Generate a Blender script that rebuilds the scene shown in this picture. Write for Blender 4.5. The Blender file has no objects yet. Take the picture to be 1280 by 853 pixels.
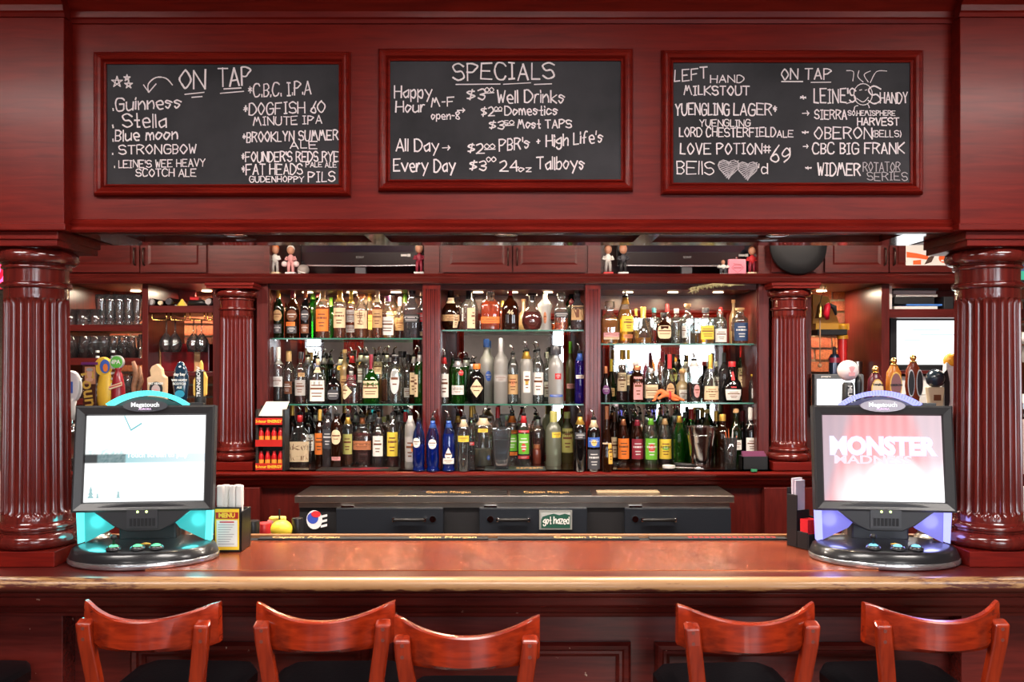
import bpy, math, random
from math import sin, cos, pi, radians, sqrt
from mathutils import Vector
random.seed(7)
SC = bpy.context.scene
COL = SC.collection
F = 1100.0            # focal length in pixels of the 1280 wide frame
EYE = 1.68

# ---------------------------------------------------------------- camera, light, exposure
cam_d = bpy.data.cameras.new('camera'); cam = bpy.data.objects.new('camera', cam_d); COL.objects.link(cam)
cam.location = (0, 0, EYE); cam.rotation_euler = (radians(90), 0, 0)
cam_d.sensor_width = 36; cam_d.lens = 36*F/1280; cam_d.shift_y = 23.5/1280; cam_d.clip_start = .05
SC.camera = cam
SC.view_settings.view_transform = 'Standard'; SC.view_settings.look = 'None'
SC.view_settings.gamma = 1; SC.view_settings.use_curve_mapping = False
SC.view_settings.exposure = 0.0
SC.cycles.max_bounces = 10; SC.cycles.transmission_bounces = 8; SC.cycles.glossy_bounces = 5
SC.cycles.diffuse_bounces = 3; SC.cycles.transparent_max_bounces = 40
SC.cycles.caustics_reflective = False; SC.cycles.caustics_refractive = False
SC.cycles.sample_clamp_indirect = 6; SC.cycles.use_denoising = True

wd = bpy.data.worlds.new('daylight'); SC.world = wd; wd.use_nodes = True
bg = wd.node_tree.nodes['Background']; bg.inputs[0].default_value = (.86, .93, 1, 1); bg.inputs[1].default_value = 13.0

def area(name, loc, rot, sx, sy, power, color, portal=False, spread=None):
    l = bpy.data.lights.new(name, 'AREA'); l.shape = 'RECTANGLE'; l.size = sx; l.size_y = sy
    l.energy = power; l.color = color
    if spread: l.spread = radians(spread)
    if portal: l.cycles.is_portal = True
    o = bpy.data.objects.new(name, l); COL.objects.link(o); o.location = loc; o.rotation_euler = rot
    return o
WINDOWS = [(-3.9, -3.5), (-1.25, -.95), (.72, 1.25), (1.85, 3.8)]
for a, b in WINDOWS:
    area('window_portal', ((a+b)/2, -5.45, 1.6), (radians(90), 0, 0), b-a, 2.2, 1, (1, 1, 1), portal=True)
CEIL = 2.86
sun_d = bpy.data.lights.new('sun', 'SUN'); sun_d.energy = 3.0; sun_d.angle = radians(1.5); sun_d.color = (1, .95, .86)
sun = bpy.data.objects.new('sun', sun_d); COL.objects.link(sun)
sun.rotation_euler = (radians(72.5), 0, radians(3))
for X, Y, P in [(-1.9, 1.25, 40), (0, 1.2, 40), (1.9, 1.25, 46), (-2.2, -2.6, 40), (0.2, -2.6, 40), (2.2, -2.6, 40)]:  # unseen ceiling lamps added to brighten the canopy, bar top and stools
    area('added_ceiling_fill', (X, Y, CEIL-.065), (0, 0, 0), .9, .5, P, (1, .93, .87))
for X in (-2.1, -.7, .7, 2.1):  # lamps added over the aisle, hidden by the canopy, to brighten the back bar
    area('added_aisle_fill', (X, 3.5, CEIL-.065), (0, 0, 0), .7, .3, 62, (1, .86, .72))

# ---------------------------------------------------------------- materials
MATS = {}
def nmat(name):
    m = bpy.data.materials.new(name); m.use_nodes = True
    return m, m.node_tree.nodes, m.node_tree.links, m.node_tree.nodes['Principled BSDF']
def pm(name, col, rough=.5, metal=0, coat=0, trans=0, emit=None, es=0, ior=1.45, spec=.5, var=0, vscale=30, bump=0):
    if name in MATS: return MATS[name]
    m, N, L, b = nmat(name)
    b.inputs['Base Color'].default_value = (*col, 1); b.inputs['Roughness'].default_value = rough
    b.inputs['Metallic'].default_value = metal; b.inputs['Coat Weight'].default_value = coat
    b.inputs['Coat Roughness'].default_value = .08
    b.inputs['Transmission Weight'].default_value = trans; b.inputs['IOR'].default_value = ior
    b.inputs['Specular IOR Level'].default_value = spec
    if emit: b.inputs['Emission Color'].default_value = (*emit, 1); b.inputs['Emission Strength'].default_value = es
    if var or bump:
        tc = N.new('ShaderNodeTexCoord'); nz = N.new('ShaderNodeTexNoise'); nz.inputs['Scale'].default_value = vscale
        nz.inputs['Detail'].default_value = 6
        L.new(tc.outputs['Object'], nz.inputs['Vector'])
        if var:
            r = N.new('ShaderNodeValToRGB'); r.color_ramp.elements[0].position = .3; r.color_ramp.elements[1].position = .7
            r.color_ramp.elements[0].color = (*[c*(1-var) for c in col], 1)
            r.color_ramp.elements[1].color = (*[min(1, c*(1+var)+var*.02) for c in col], 1)
            L.new(nz.outputs[0], r.inputs[0]); L.new(r.outputs[0], b.inputs['Base Color'])
        if bump:
            bp = N.new('ShaderNodeBump'); bp.inputs['Strength'].default_value = bump; bp.inputs['Distance'].default_value = .004
            L.new(nz.outputs[0], bp.inputs['Height']); L.new(bp.outputs[0], b.inputs['Normal'])
    MATS[name] = m
    return m
def wood(name, dark, light, stretch=(1, 12, 12), rough=.30, coat=.10, scuff=0.0, spec=.5):
    if name in MATS: return MATS[name]
    m, N, L, b = nmat(name)
    tc = N.new('ShaderNodeTexCoord'); mp = N.new('ShaderNodeMapping'); mp.inputs['Scale'].default_value = stretch
    nz = N.new('ShaderNodeTexNoise'); nz.inputs['Scale'].default_value = 5; nz.inputs['Detail'].default_value = 9
    nz.inputs['Distortion'].default_value = .6
    L.new(tc.outputs['Object'], mp.inputs[0]); L.new(mp.outputs[0], nz.inputs['Vector'])
    r = N.new('ShaderNodeValToRGB'); r.color_ramp.elements[0].position = .32; r.color_ramp.elements[1].position = .68
    r.color_ramp.elements[0].color = (*dark, 1); r.color_ramp.elements[1].color = (*light, 1)
    L.new(nz.outputs[0], r.inputs[0]); out = r.outputs[0]
    if scuff:
        n2 = N.new('ShaderNodeTexNoise'); n2.inputs['Scale'].default_value = 34; n2.inputs['Detail'].default_value = 3
        L.new(tc.outputs['Object'], n2.inputs['Vector'])
        r2 = N.new('ShaderNodeValToRGB'); r2.color_ramp.elements[0].position = scuff; r2.color_ramp.elements[1].position = scuff+.02
        L.new(n2.outputs[0], r2.inputs[0])
        mx = N.new('ShaderNodeMix'); mx.data_type = 'RGBA'; mx.inputs[7].default_value = (.5, .33, .25, 1)
        L.new(r2.outputs[0], mx.inputs[0]); L.new(out, mx.inputs[6]); out = mx.outputs[2]
    L.new(out, b.inputs['Base Color'])
    b.inputs['Roughness'].default_value = rough; b.inputs['Specular IOR Level'].default_value = spec
    b.inputs['Coat Weight'].default_value = coat; b.inputs['Coat Roughness'].default_value = .12
    bp = N.new('ShaderNodeBump'); bp.inputs['Strength'].default_value = .06; bp.inputs['Distance'].default_value = .002
    L.new(nz.outputs[0], bp.inputs['Height']); L.new(bp.outputs[0], b.inputs['Normal'])
    MATS[name] = m
    return m
def glassm(name, tint, base=.06, rough=.03):
    """thin clear glass: tinted see-through plus a Fresnel reflection"""
    if name in MATS: return MATS[name]
    m = bpy.data.materials.new(name); m.use_nodes = True
    N, L = m.node_tree.nodes, m.node_tree.links; N.clear()
    o = N.new('ShaderNodeOutputMaterial'); mx = N.new('ShaderNodeMixShader')
    t = N.new('ShaderNodeBsdfTransparent'); g = N.new('ShaderNodeBsdfGlossy')
    t.inputs[0].default_value = (*tint, 1); g.inputs['Roughness'].default_value = rough
    fr = N.new('ShaderNodeLayerWeight'); fr.inputs['Blend'].default_value = .35
    mr = N.new('ShaderNodeMapRange'); mr.inputs[3].default_value = base; mr.inputs[4].default_value = .75
    L.new(fr.outputs['Fresnel'], mr.inputs[0]); L.new(mr.outputs[0], mx.inputs[0])
    L.new(t.outputs[0], mx.inputs[1]); L.new(g.outputs[0], mx.inputs[2]); L.new(mx.outputs[0], o.inputs[0])
    MATS[name] = m
    return m
def emis(name, col, s): return pm(name, (.02, .02, .02), .3, emit=col, es=s)
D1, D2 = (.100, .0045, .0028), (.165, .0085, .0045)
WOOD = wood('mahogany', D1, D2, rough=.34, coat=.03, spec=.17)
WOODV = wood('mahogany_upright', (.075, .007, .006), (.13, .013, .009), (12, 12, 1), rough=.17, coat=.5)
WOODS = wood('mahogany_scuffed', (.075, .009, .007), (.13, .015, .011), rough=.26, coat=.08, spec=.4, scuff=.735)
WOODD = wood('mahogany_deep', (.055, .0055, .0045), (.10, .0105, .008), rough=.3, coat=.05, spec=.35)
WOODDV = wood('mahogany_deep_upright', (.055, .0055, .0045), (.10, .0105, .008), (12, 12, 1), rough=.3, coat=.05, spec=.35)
CHW = wood('stool_wood', (.17, .011, .003), (.33, .026, .005), (1, 9, 14), .22, .35)
CHWV = wood('stool_wood_upright', (.17, .012, .0035), (.32, .028, .006), (14, 9, 1), .22, .35)
BLACK = pm('black_plastic', (.012, .012, .013), .35)
BLACKM = pm('black_matte', (.006, .006, .008), .6)
LEATHER = pm('black_vinyl', (.004, .004, .005), .35, spec=.22, bump=.1, vscale=120)
STEEL = pm('stainless_steel', (.55, .52, .48), .28, 1, var=.12, vscale=8)
CHROME = pm('chrome', (.8, .8, .8), .1, 1)
BRASS = pm('brass', (.75, .48, .16), .22, 1)
WHITE = pm('white_paper', (.75, .73, .7), .6)
CHALK = pm('chalk', (.72, .62, .62), .9)
CHALKP = pm('chalk_faint', (.40, .35, .36), .9)
SLATE = pm('slate', (.024, .021, .024), .75, var=.42, vscale=4, spec=.3)
MIRROR = pm('mirror', (.86, .87, .86), .02, 1)
GLASS = glassm('clear_glass', (.93, .95, .94))
SHELFG = glassm('shelf_glass', (.80, .90, .85), .05)
SHELFE = pm('shelf_glass_edge', (.04, .17, .12), .15, coat=.5)

# ---------------------------------------------------------------- mesh building
class MB:
    def __init__(s): s.v = []; s.f = []; s.m = []
    def add(s, vs, fs, mi=0):
        n = len(s.v); s.v += [tuple(p) for p in vs]
        for f in fs: s.f.append([i+n for i in f]); s.m.append(mi)
        return s
    def box(s, x0, x1, y0, y1, z0, z1, mi=0):
        vs = [(x, y, z) for z in (z0, z1) for y in (y0, y1) for x in (x0, x1)]
        return s.add(vs, [(0, 2, 3, 1), (4, 5, 7, 6), (0, 1, 5, 4), (2, 6, 7, 3), (0, 4, 6, 2), (1, 3, 7, 5)], mi)
    def lathe(s, prof, c=(0, 0, 0), seg=24, n=2.0, dy=1.0, mi=0, axis='z', close=True):
        """prof: list of (radius, height); n > 2 makes a squarer section, dy squeezes the depth"""
        vs = []; fs = []
        for r, h in prof:
            for k in range(seg):
                a = 2*pi*k/seg+pi/seg; ca, sa = cos(a), sin(a)
                x = r*(abs(ca)**(2/n))*(1 if ca > 0 else -1); y = r*dy*(abs(sa)**(2/n))*(1 if sa > 0 else -1)
                if axis == 'z': p = (x, y, h)
                elif axis == 'y': p = (x, h, -y)
                else: p = (h, x, y)
                vs.append((p[0]+c[0], p[1]+c[1], p[2]+c[2]))
        for i in range(len(prof)-1):
            for k in range(seg):
                a, b = i*seg+k, i*seg+(k+1) % seg
                fs.append((a, b, b+seg, a+seg))
        if close:
            fs.append(tuple(range(seg))[::-1]); fs.append(tuple(range((len(prof)-1)*seg, len(prof)*seg)))
        return s.add(vs, fs, mi)
    def sphere(s, c, r, seg=16, rings=10, sc=(1, 1, 1), mi=0):
        prof = [(max(1e-4, sin(pi*i/rings)), -cos(pi*i/rings)) for i in range(rings+1)]
        t = MB().lathe(prof, seg=seg)
        return s.add([(c[0]+x*r*sc[0], c[1]+y*r*sc[1], c[2]+z*r*sc[2]) for x, y, z in t.v], t.f, mi)
    def tube(s, path, r, seg=8, mi=0):
        P = [Vector(p) for p in path]; vs = []; fs = []
        R = r if isinstance(r, (list, tuple)) else [r]*len(P)
        up = None
        for i, p in enumerate(P):
            t = (P[min(i+1, len(P)-1)]-P[max(i-1, 0)]).normalized()
            if up is None: up = t.orthogonal().normalized()
            up = (up-t*up.dot(t)).normalized(); w = t.cross(up)
            for k in range(seg):
                a = 2*pi*k/seg; vs.append(p+(up*cos(a)+w*sin(a))*R[i])
        for i in range(len(P)-1):
            for k in range(seg):
                a, b = i*seg+k, i*seg+(k+1) % seg; fs.append((a, b, b+seg, a+seg))
        fs.append(tuple(range(seg))[::-1]); fs.append(tuple(range((len(P)-1)*seg, len(P)*seg)))
        return s.add(vs, fs, mi)
    def mould(s, x0, x1, prof, mi=0):
        """prism along X of a (y, z) outline"""
        k = len(prof); vs = [(x, y, z) for x in (x0, x1) for y, z in prof]
        fs = [(i, (i+1) % k, (i+1) % k+k, i+k) for i in range(k)]+[tuple(range(k))[::-1], tuple(range(k, 2*k))]
        return s.add(vs, fs, mi)
    def frame(s, x0, x1, z0, z1, y, prof, mi=0):
        """mitred picture frame; prof: (distance outward from the opening, y offset toward the viewer)"""
        vs = []
        for d, p in prof: vs += [(x0-d, y-p, z0-d), (x1+d, y-p, z0-d), (x1+d, y-p, z1+d), (x0-d, y-p, z1+d)]
        n = len(prof); fs = []
        for i in range(n):
            j = (i+1) % n
            for k in range(4):
                l = (k+1) % 4; fs.append((i*4+k, i*4+l, j*4+l, j*4+k))
        return s.add(vs, fs, mi)
    def sweep(s, secs, mi=0):
        """skin between equal-length section loops"""
        k = len(secs[0]); vs = [p for q in secs for p in q]; fs = []
        for i in range(len(secs)-1):
            for j in range(k):
                l = (j+1) % k; fs.append((i*k+j, i*k+l, (i+1)*k+l, (i+1)*k+j))
        fs.append(tuple(range(k))[::-1]); fs.append(tuple(range((len(secs)-1)*k, len(secs)*k)))
        return s.add(vs, fs, mi)
    def mesh(s, name, mats, o=(0, 0, 0), smooth=False):
        me = bpy.data.meshes.new(name)
        me.from_pydata([(x-o[0], y-o[1], z-o[2]) for x, y, z in s.v], [], s.f)
        for m in (mats if isinstance(mats, (list, tuple)) else [mats]): me.materials.append(m)
        me.polygons.foreach_set('material_index', s.m)
        if smooth: me.polygons.foreach_set('use_smooth', [True]*len(s.f))
        me.update()
        import bmesh
        bm = bmesh.new(); bm.from_mesh(me); bmesh.ops.recalc_face_normals(bm, faces=bm.faces); bm.to_mesh(me); bm.free()
        return me
    def build(s, name, mats, parent=None, o=(0, 0, 0), smooth=False, bevel=0, edge=False):
        ob = bpy.data.objects.new(name, s.mesh(name, mats, o, smooth)); COL.objects.link(ob)
        if parent: ob.parent = parent
        else: ob.location = o
        if bevel:
            b = ob.modifiers.new('bevel', 'BEVEL'); b.width = bevel; b.segments = 2; b.limit_method = 'ANGLE'
            b.harden_normals = False
        if smooth and edge:
            e = ob.modifiers.new('edges', 'EDGE_SPLIT'); e.split_angle = radians(40)
        return ob
def tag(o, label, cat, group=None):
    o['label'] = label; o['category'] = cat
    if group: o['group'] = group
    return o
def empty(name, loc, label, cat, group=None, rz=0):
    o = bpy.data.objects.new(name, None); COL.objects.link(o); o.location = loc; o.rotation_euler = (0, 0, rz)
    o.empty_display_size = .05
    return tag(o, label, cat, group)
def struct(o): o['kind'] = 'structure'; return o
def W(px, py, D): return ((px-640)*D/F, D, EYE-(py-450)*D/F)
def X(px, D): return (px-640)*D/F
def Z(py, D): return EYE-(py-450)*D/F
def copy_tree(o, parent=None):
    c = o.copy(); COL.objects.link(c)
    if parent: c.parent = parent
    for ch in list(o.children): copy_tree(ch, c)
    return c
def letters(body, size, loc, parent, mat, rot=(pi/2, 0, 0), align='CENTER', bold=0, ext=.0004, name='lettering', sx=1):
    c = bpy.data.curves.new(name, 'FONT'); c.body = body; c.size = size; c.align_x = align; c.align_y = 'CENTER'
    c.offset = bold; c.extrude = ext; c.materials.append(mat); c.resolution_u = 3
    tmp = bpy.data.objects.new(name, c); me = bpy.data.meshes.new_from_object(tmp)
    bpy.data.objects.remove(tmp); bpy.data.curves.remove(c); me.name = name
    o = bpy.data.objects.new(name, me); COL.objects.link(o); o.location = loc; o.rotation_euler = rot; o.scale = (sx, 1, 1)
    if parent: o.parent = parent
    return o

# ---------------------------------------------------------------- hand-lettering (strokes; baseline 2, x-height 6, capitals 8)
G = {'A': '02 28 42/14 34', 'B': '02 08 28 37 36 25 05/25 34 33 22 02', 'C': '~47 38 18 06 04 12 32 43', 'D': '02 08/~08 28 46 44 22 02',
 'E': '48 08 02 42/05 35', 'F': '48 08 02/05 35', 'G': '~47 38 18 06 04 12 32 43/43 45 25', 'H': '02 08/42 48/05 45', 'I': '08 28/18 12/02 22',
 'J': '18 48/~38 33 22 12 03', 'K': '02 08/48 05 42', 'L': '08 02 32', 'M': '02 18 25 38 52', 'N': '02 08 42 48', 'O': '~28 17 05 13 22 33 45 37 28',
 'P': '02 08/~08 28 47 36 25 05', 'Q': '~28 17 05 13 22 33 45 37 28/34 51', 'R': '02 08/~08 28 47 36 25 05/25 42', 'S': '~47 28 07 15 35 43 22 03',
 'T': '08 48/28 22', 'U': '~08 04 12 32 44 48', 'V': '08 22 48', 'W': '08 12 26 32 48', 'X': '08 42/02 48', 'Y': '08 25 48/25 22', 'Z': '08 48 02 42',
 'a': '~36 15 04 12 33/36 32', 'b': '08 02/~05 26 34 22 02', 'c': '~35 16 04 12 33', 'd': '38 32/~35 16 04 12 33', 'e': '~04 34 26 05 12 32',
 'f': '~38 28 16 12/05 25', 'g': '~36 15 04 13 33/~36 31 10 01', 'h': '08 02/~04 26 35 32', 'i': '06 02/08 07', 'k': '08 02/36 04 32', 'l': '08 02',
 'm': '06 02/~04 16 24 22/~24 36 44 42', 'n': '06 02/~04 26 34 32', 'o': '~16 04 12 23 35 16', 'p': '06 00/~05 26 34 22 03', 'r': '06 02/~04 16 26',
 's': '~35 16 05 24 23 12 03', 't': '18 12 22/05 25', 'u': '~06 03 12 33/36 32', 'v': '06 22 46', 'w': '06 12 24 32 46', 'x': '06 32/02 36',
 'y': '06 23/46 10', 'z': '06 36 02 32', '0': '~28 06 04 22 44 46 28', '2': '~07 28 37 35 02/02 42', '3': '~07 28 36 15/~15 34 22 03',
 '4': '38 32/38 04 44', '5': '38 08 05/~05 34 22 03', '6': '~38 15 03 22 33 25 04', '8': '~28 07 15 33 22 03 15 37 28', '9': '~36 27 05 14 35/~37 34 12',
 '1': '17 28 22', "'": '08 06', '*': '17 14/06 25/05 26', '#': '13 17/33 37/04 44/06 46', '+': '24 26/15 35', '-': '05 25', '.': '02 03',
 '$': '~37 17 06 25 34 13 03/28 12', '(': '~18 05 12', ')': '~08 15 02', '>': '05 45/37 45 33', ',': '12 01', '&': '42 07 18 27 03 12 43', ':': '03 03/06 06', '/': '02 38'}
def catmull(P, n=4):
    out = []
    for i in range(len(P)-1):
        a = P[max(i-1, 0)]; b = P[i]; c = P[i+1]; d = P[min(i+2, len(P)-1)]
        for k in range(n):
            t = k/n
            out.append(tuple(.5*((2*b[j])+(-a[j]+c[j])*t+(2*a[j]-5*b[j]+4*c[j]-d[j])*t*t+(-a[j]+3*b[j]-3*c[j]+d[j])*t**3) for j in (0, 1)))
    return out+[P[-1]]
def strokes(text, jit=.18):
    """-> list of 2-D polylines, total width, in glyph units"""
    out = []; x = 0
    for ch in text:
        if ch == ' ': x += 2.6; continue
        g = G.get(ch)
        if not g: x += 2; continue
        mx = 0; dy = random.uniform(-jit, jit)*1.3
        for st in g.split('/'):
            sm = st[0] == '~'; st = st.lstrip('~')
            P = [(int(p[0]), int(p[1])) for p in st.split()]
            mx = max(mx, max(p[0] for p in P))
            P = [(p[0]+random.uniform(-jit, jit), p[1]-2+dy+random.uniform(-jit, jit)) for p in P]
            if sm and len(P) > 2: P = catmull(P)
            out.append([(p[0]+x, p[1]) for p in P])
        x += mx+1.25
    return out, max(.1, x-1.25)
def ribbon(mb, P, w, y, mi=0):
    """flat chalk or ink stroke in an X-Z plane at depth y"""
    for i in range(len(P)-1):
        a, b = Vector(P[i]), Vector(P[i+1]); d = b-a
        if d.length < 1e-6: d = Vector((1e-4, 0))
        d.normalize(); n = Vector((-d.y, d.x))*w/2*random.uniform(.75, 1.15); e = d*w*.35
        q = [a-e-n, b+e-n, b+e+n, a-e+n]
        mb.add([(p.x, y-random.random()*.0003, p.y) for p in q], [(0, 1, 2, 3)], mi)
def write(mb, text, x0, x1, yb, cap, D, w=1.7, rot=0, mi=0):
    w *= .9
    """text fitted between pixels x0..x1 with its baseline at pixel row yb on the plane at depth D"""
    S, wd_ = strokes(text); k = D/F; sx = (x1-x0)/wd_*k; sy = cap/6*k
    ox, oz = X(x0, D), Z(yb, D)
    for P in S:
        ribbon(mb, [(ox+p[0]*sx, oz+p[1]*sy+p[0]*sx*rot) for p in P], w*k, D, mi)

# ================================================================ room shell
WALL = pm('plaster', (.16, .075, .05), .8, bump=.2, vscale=60, var=.1)
MORTAR = pm('mortar', (.36, .30, .22), .95, bump=.6, vscale=90, var=.3)
struct(MB().box(-4.4, 4.4, -5.6, 5.9, -.1, 0).build('floor', pm('floor_boards', (.10, .05, .03), .5, var=.3, vscale=6)))
struct(MB().box(-4.4, 4.4, -5.6, 5.9, CEIL, CEIL+.1).build('ceiling', pm('ceiling_paint', (.16, .10, .08), .8)))
struct(MB().box(-4.5, -4.4, -5.6, 5.9, -.1, CEIL+.1).build('wall_left', WALL))
struct(MB().box(4.4, 4.5, -5.6, 5.9, -.1, CEIL+.1).build('wall_right', WALL))
wb = struct(MB().box(-4.4, 4.4, 5.62, 5.9, -.1, CEIL+.1).build('wall_back', MORTAR))
rw = MB(); edges = [-4.5]+[e for w_ in WINDOWS for e in w_]+[4.5]
for i in range(0, len(edges), 2): rw.box(edges[i], edges[i+1], -5.6, -5.5, -.1, CEIL+.1)
for a, b in WINDOWS: rw.box(a, b, -5.6, -5.5, -.1, .5).box(a, b, -5.6, -5.5, 2.7, CEIL+.1)
struct(rw.build('wall_front', pm('front_plaster', (.36, .33, .31), .8, var=.25, vscale=2)))
for i, (a, b) in enumerate(WINDOWS):
    m = MB(); m.frame(a+.05, b-.05, .55, 2.65, -5.5, [(0, 0), (.06, 0), (.06, .06), (0, .06)]).box(a, b, -5.56, -5.52, 1.9, 1.95)
    struct(m.build('window_%d' % (i+1), WOODD))
# the bricks that show in the open ends of the back bar
BR = [pm('brick_%s' % n, c, .85, bump=.7, vscale=70, var=.3) for n, c in (('red', (.42, .11, .05)), ('orange', (.55, .17, .07)), ('brown', (.26, .08, .045)))]
br_me = [MB().box(-.098, .098, -.012, .02, -.031, .031).mesh('brick', m) for m in BR]
row = 0; z = 1.02
while z < 2.24:
    for (a, b) in ((-2.95, -1.62), (1.62, 2.60), (2.95, 3.3)):
        x = a+(.1 if row % 2 else 0)
        while x < b:
            o = bpy.data.objects.new('brick', random.choice(br_me)); COL.objects.link(o); o.parent = wb
            o.location = (x+.1, 5.61+random.uniform(-.005, .003), z); o.rotation_euler = (0, radians(random.uniform(-1.2, 1.2)), 0)
            x += .212
    row += 1; z += .077

# ================================================================ ceiling lamps added out of view to light the bar and room
lampm = emis('added_lamp_diffuser', (1, .93, .87), 6)
for X_, Y_ in [(-1.9, 1.25), (0, 1.2), (1.9, 1.25), (-2.2, -2.6), (0.2, -2.6), (2.2, -2.6)]+[(x, 3.5) for x in (-2.1, -.7, .7, 2.1)]:
    w_, d_ = (.95, .55) if Y_ < 3 else (.75, .35)
    t = empty('added_ceiling_light', (X_, Y_, CEIL), 'added unseen panel lamp on the ceiling %s, %s' % ('over the bar aisle' if Y_ > 3 else 'just before the bar' if Y_ > 0 else 'at the back of the room', 'far left' if X_ < -1.5 else 'left of middle' if X_ < -.3 else 'in the middle' if X_ < .4 else 'right of middle' if X_ < 1.5 else 'far right'), 'lamp', 'added ceiling panel lamps')
    MB().frame(-w_/2+.03, w_/2-.03, -d_/2+.03, d_/2-.03, 0, [(0, -.02), (.03, -.02), (.03, .03), (0, .03)]).build('lamp_frame', STEEL, t).rotation_euler = (pi/2, 0, 0)
    MB().box(-w_/2+.03, w_/2-.03, -d_/2+.03, d_/2-.03, -.05, -.045).build('diffuser', lampm, t)

# ================================================================ the bar
BT = 1.07
o = (0, 2.45, 0)
bar = empty('bar_counter', o, 'long mahogany bar with worn tan nosing, in front of stools', 'bar')
edge_m, N, L, b = nmat('worn_nosing')
tc = N.new('ShaderNodeTexCoord'); mp = N.new('ShaderNodeMapping'); mp.inputs['Scale'].default_value = (2.2, 14, 14)
nz = N.new('ShaderNodeTexNoise'); nz.inputs['Scale'].default_value = 7; nz.inputs['Detail'].default_value = 10; nz.inputs['Roughness'].default_value = .7
sp = N.new('ShaderNodeSeparateXYZ'); L.new(tc.outputs['Object'], sp.inputs[0])
L.new(tc.outputs['Object'], mp.inputs[0]); L.new(mp.outputs[0], nz.inputs['Vector'])
hz = N.new('ShaderNodeMapRange'); hz.inputs[1].default_value = BT-.040; hz.inputs[2].default_value = BT-.022; hz.inputs[3].default_value = -.30; hz.inputs[4].default_value = .08
L.new(sp.outputs[2], hz.inputs[0])
hx = N.new('ShaderNodeMath'); hx.operation = 'ABSOLUTE'; L.new(sp.outputs[0], hx.inputs[0])
hx2 = N.new('ShaderNodeMapRange'); hx2.inputs[1].default_value = .7; hx2.inputs[2].default_value = 1.35; hx2.inputs[3].default_value = .10; hx2.inputs[4].default_value = -.09
L.new(hx.outputs[0], hx2.inputs[0])
ad = N.new('ShaderNodeMath'); ad.operation = 'ADD'; L.new(nz.outputs[0], ad.inputs[0]); L.new(hz.outputs[0], ad.inputs[1])
ad2 = N.new('ShaderNodeMath'); ad2.operation = 'ADD'; L.new(ad.outputs[0], ad2.inputs[0]); L.new(hx2.outputs[0], ad2.inputs[1])
rp = N.new('ShaderNodeValToRGB'); e = rp.color_ramp.elements; e[0].position = .44; e[0].color = (.07, .012, .007, 1); e[1].position = .56; e[1].color = (.32, .165, .065, 1)
L.new(ad2.outputs[0], rp.inputs[0]); L.new(rp.outputs[0], b.inputs['Base Color']); b.inputs['Roughness'].default_value = .36; b.inputs['Coat Weight'].default_value = .08
top = MB().box(-2.6, 2.6, 2.475, 3.005, BT-.045, BT-.0005).build('bar_top', WOODD, bar, o)
nose = [(2.475, BT), (2.462, BT-.001), (2.452, BT-.006), (2.445, BT-.014), (2.443, BT-.024), (2.446, BT-.034), (2.455, BT-.042), (2.475, BT-.046)]
MB().mould(-2.6, 2.6, nose).build('worn_nosing', edge_m, bar, o, smooth=True, edge=True)['label'] = 'tan edge worn through its varnish'
cop, N, L, b = nmat('copper_top')
tc = N.new('ShaderNodeTexCoord'); nz = N.new('ShaderNodeTexNoise'); nz.inputs['Scale'].default_value = 3.2; nz.inputs['Detail'].default_value = 8; nz.inputs['Distortion'].default_value = 1.2
n2 = N.new('ShaderNodeTexNoise'); n2.inputs['Scale'].default_value = 45; n2.inputs['Detail'].default_value = 8; n2.inputs['Distortion'].default_value = 1.5
L.new(tc.outputs['Object'], nz.inputs['Vector']); L.new(tc.outputs['Object'], n2.inputs['Vector'])
rp = N.new('ShaderNodeValToRGB'); e = rp.color_ramp.elements; e[0].position = .3; e[0].color = (.17, .022, .016, 1); e[1].position = .7; e[1].color = (.40, .085, .03, 1)
r2 = N.new('ShaderNodeValToRGB'); r2.color_ramp.elements[0].position = .3; r2.color_ramp.elements[0].color = (.45, .4, .4, 1); r2.color_ramp.elements[1].position = .6
mx = N.new('ShaderNodeMix'); mx.data_type = 'RGBA'; mx.blend_type = 'MULTIPLY'; mx.inputs[0].default_value = 1
L.new(nz.outputs[0], rp.inputs[0]); L.new(n2.outputs[0], r2.inputs[0]); L.new(rp.outputs[0], mx.inputs[6]); L.new(r2.outputs[0], mx.inputs[7]); L.new(mx.outputs[2], b.inputs['Base Color'])
b.inputs['Roughness'].default_value = .25; b.inputs['Metallic'].default_value = .35; b.inputs['Coat Weight'].default_value = .15; b.inputs['Coat Roughness'].default_value = .15
bp = N.new('ShaderNodeBump'); bp.inputs['Strength'].default_value = .25; bp.inputs['Distance'].default_value = .003; L.new(n2.outputs[0], bp.inputs['Height']); L.new(bp.outputs[0], b.inputs['Normal'])
ci = MB().box(-1.06, 1.06, 2.545, 2.958, BT-.002, BT+.0015).build('copper_inlay', cop, bar, o); ci['label'] = 'mottled copper sheet set into the top'
MB().box(-1.06, 1.06, 2.542, 2.546, BT-.002, BT+.0022).build('inlay_edge', pm('copper_edge', (.7, .25, .10), .25, .9), bar, o)
MB().box(-2.6, 2.6, 2.958, 2.998, BT+.0002, BT+.003).build('drip_channel', BLACKM, bar, o)
MB().box(-2.6, 2.6, 2.998, 3.018, BT-.05, BT+.014).build('back_lip', wood('lip_wood', (.22, .09, .035), (.34, .16, .07)), bar, o, bevel=.003)
m = MB()
m.mould(-2.6, 2.6, [(2.70, BT-.046), (2.470, BT-.046), (2.474, BT-.056), (2.485, BT-.062), (2.489, BT-.085), (2.500, BT-.094), (2.520, BT-.100), (2.530, BT-.116), (2.550, BT-.124), (2.553, BT-.134), (2.70, BT-.134)])
m.build('nosing_moulding', WOODS, bar, o, bevel=.0015)
m = MB().box(-2.6, 2.6, 2.66, 2.76, 0, BT-.13)
m.build('front_panel', WOODS, bar, o)
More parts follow.
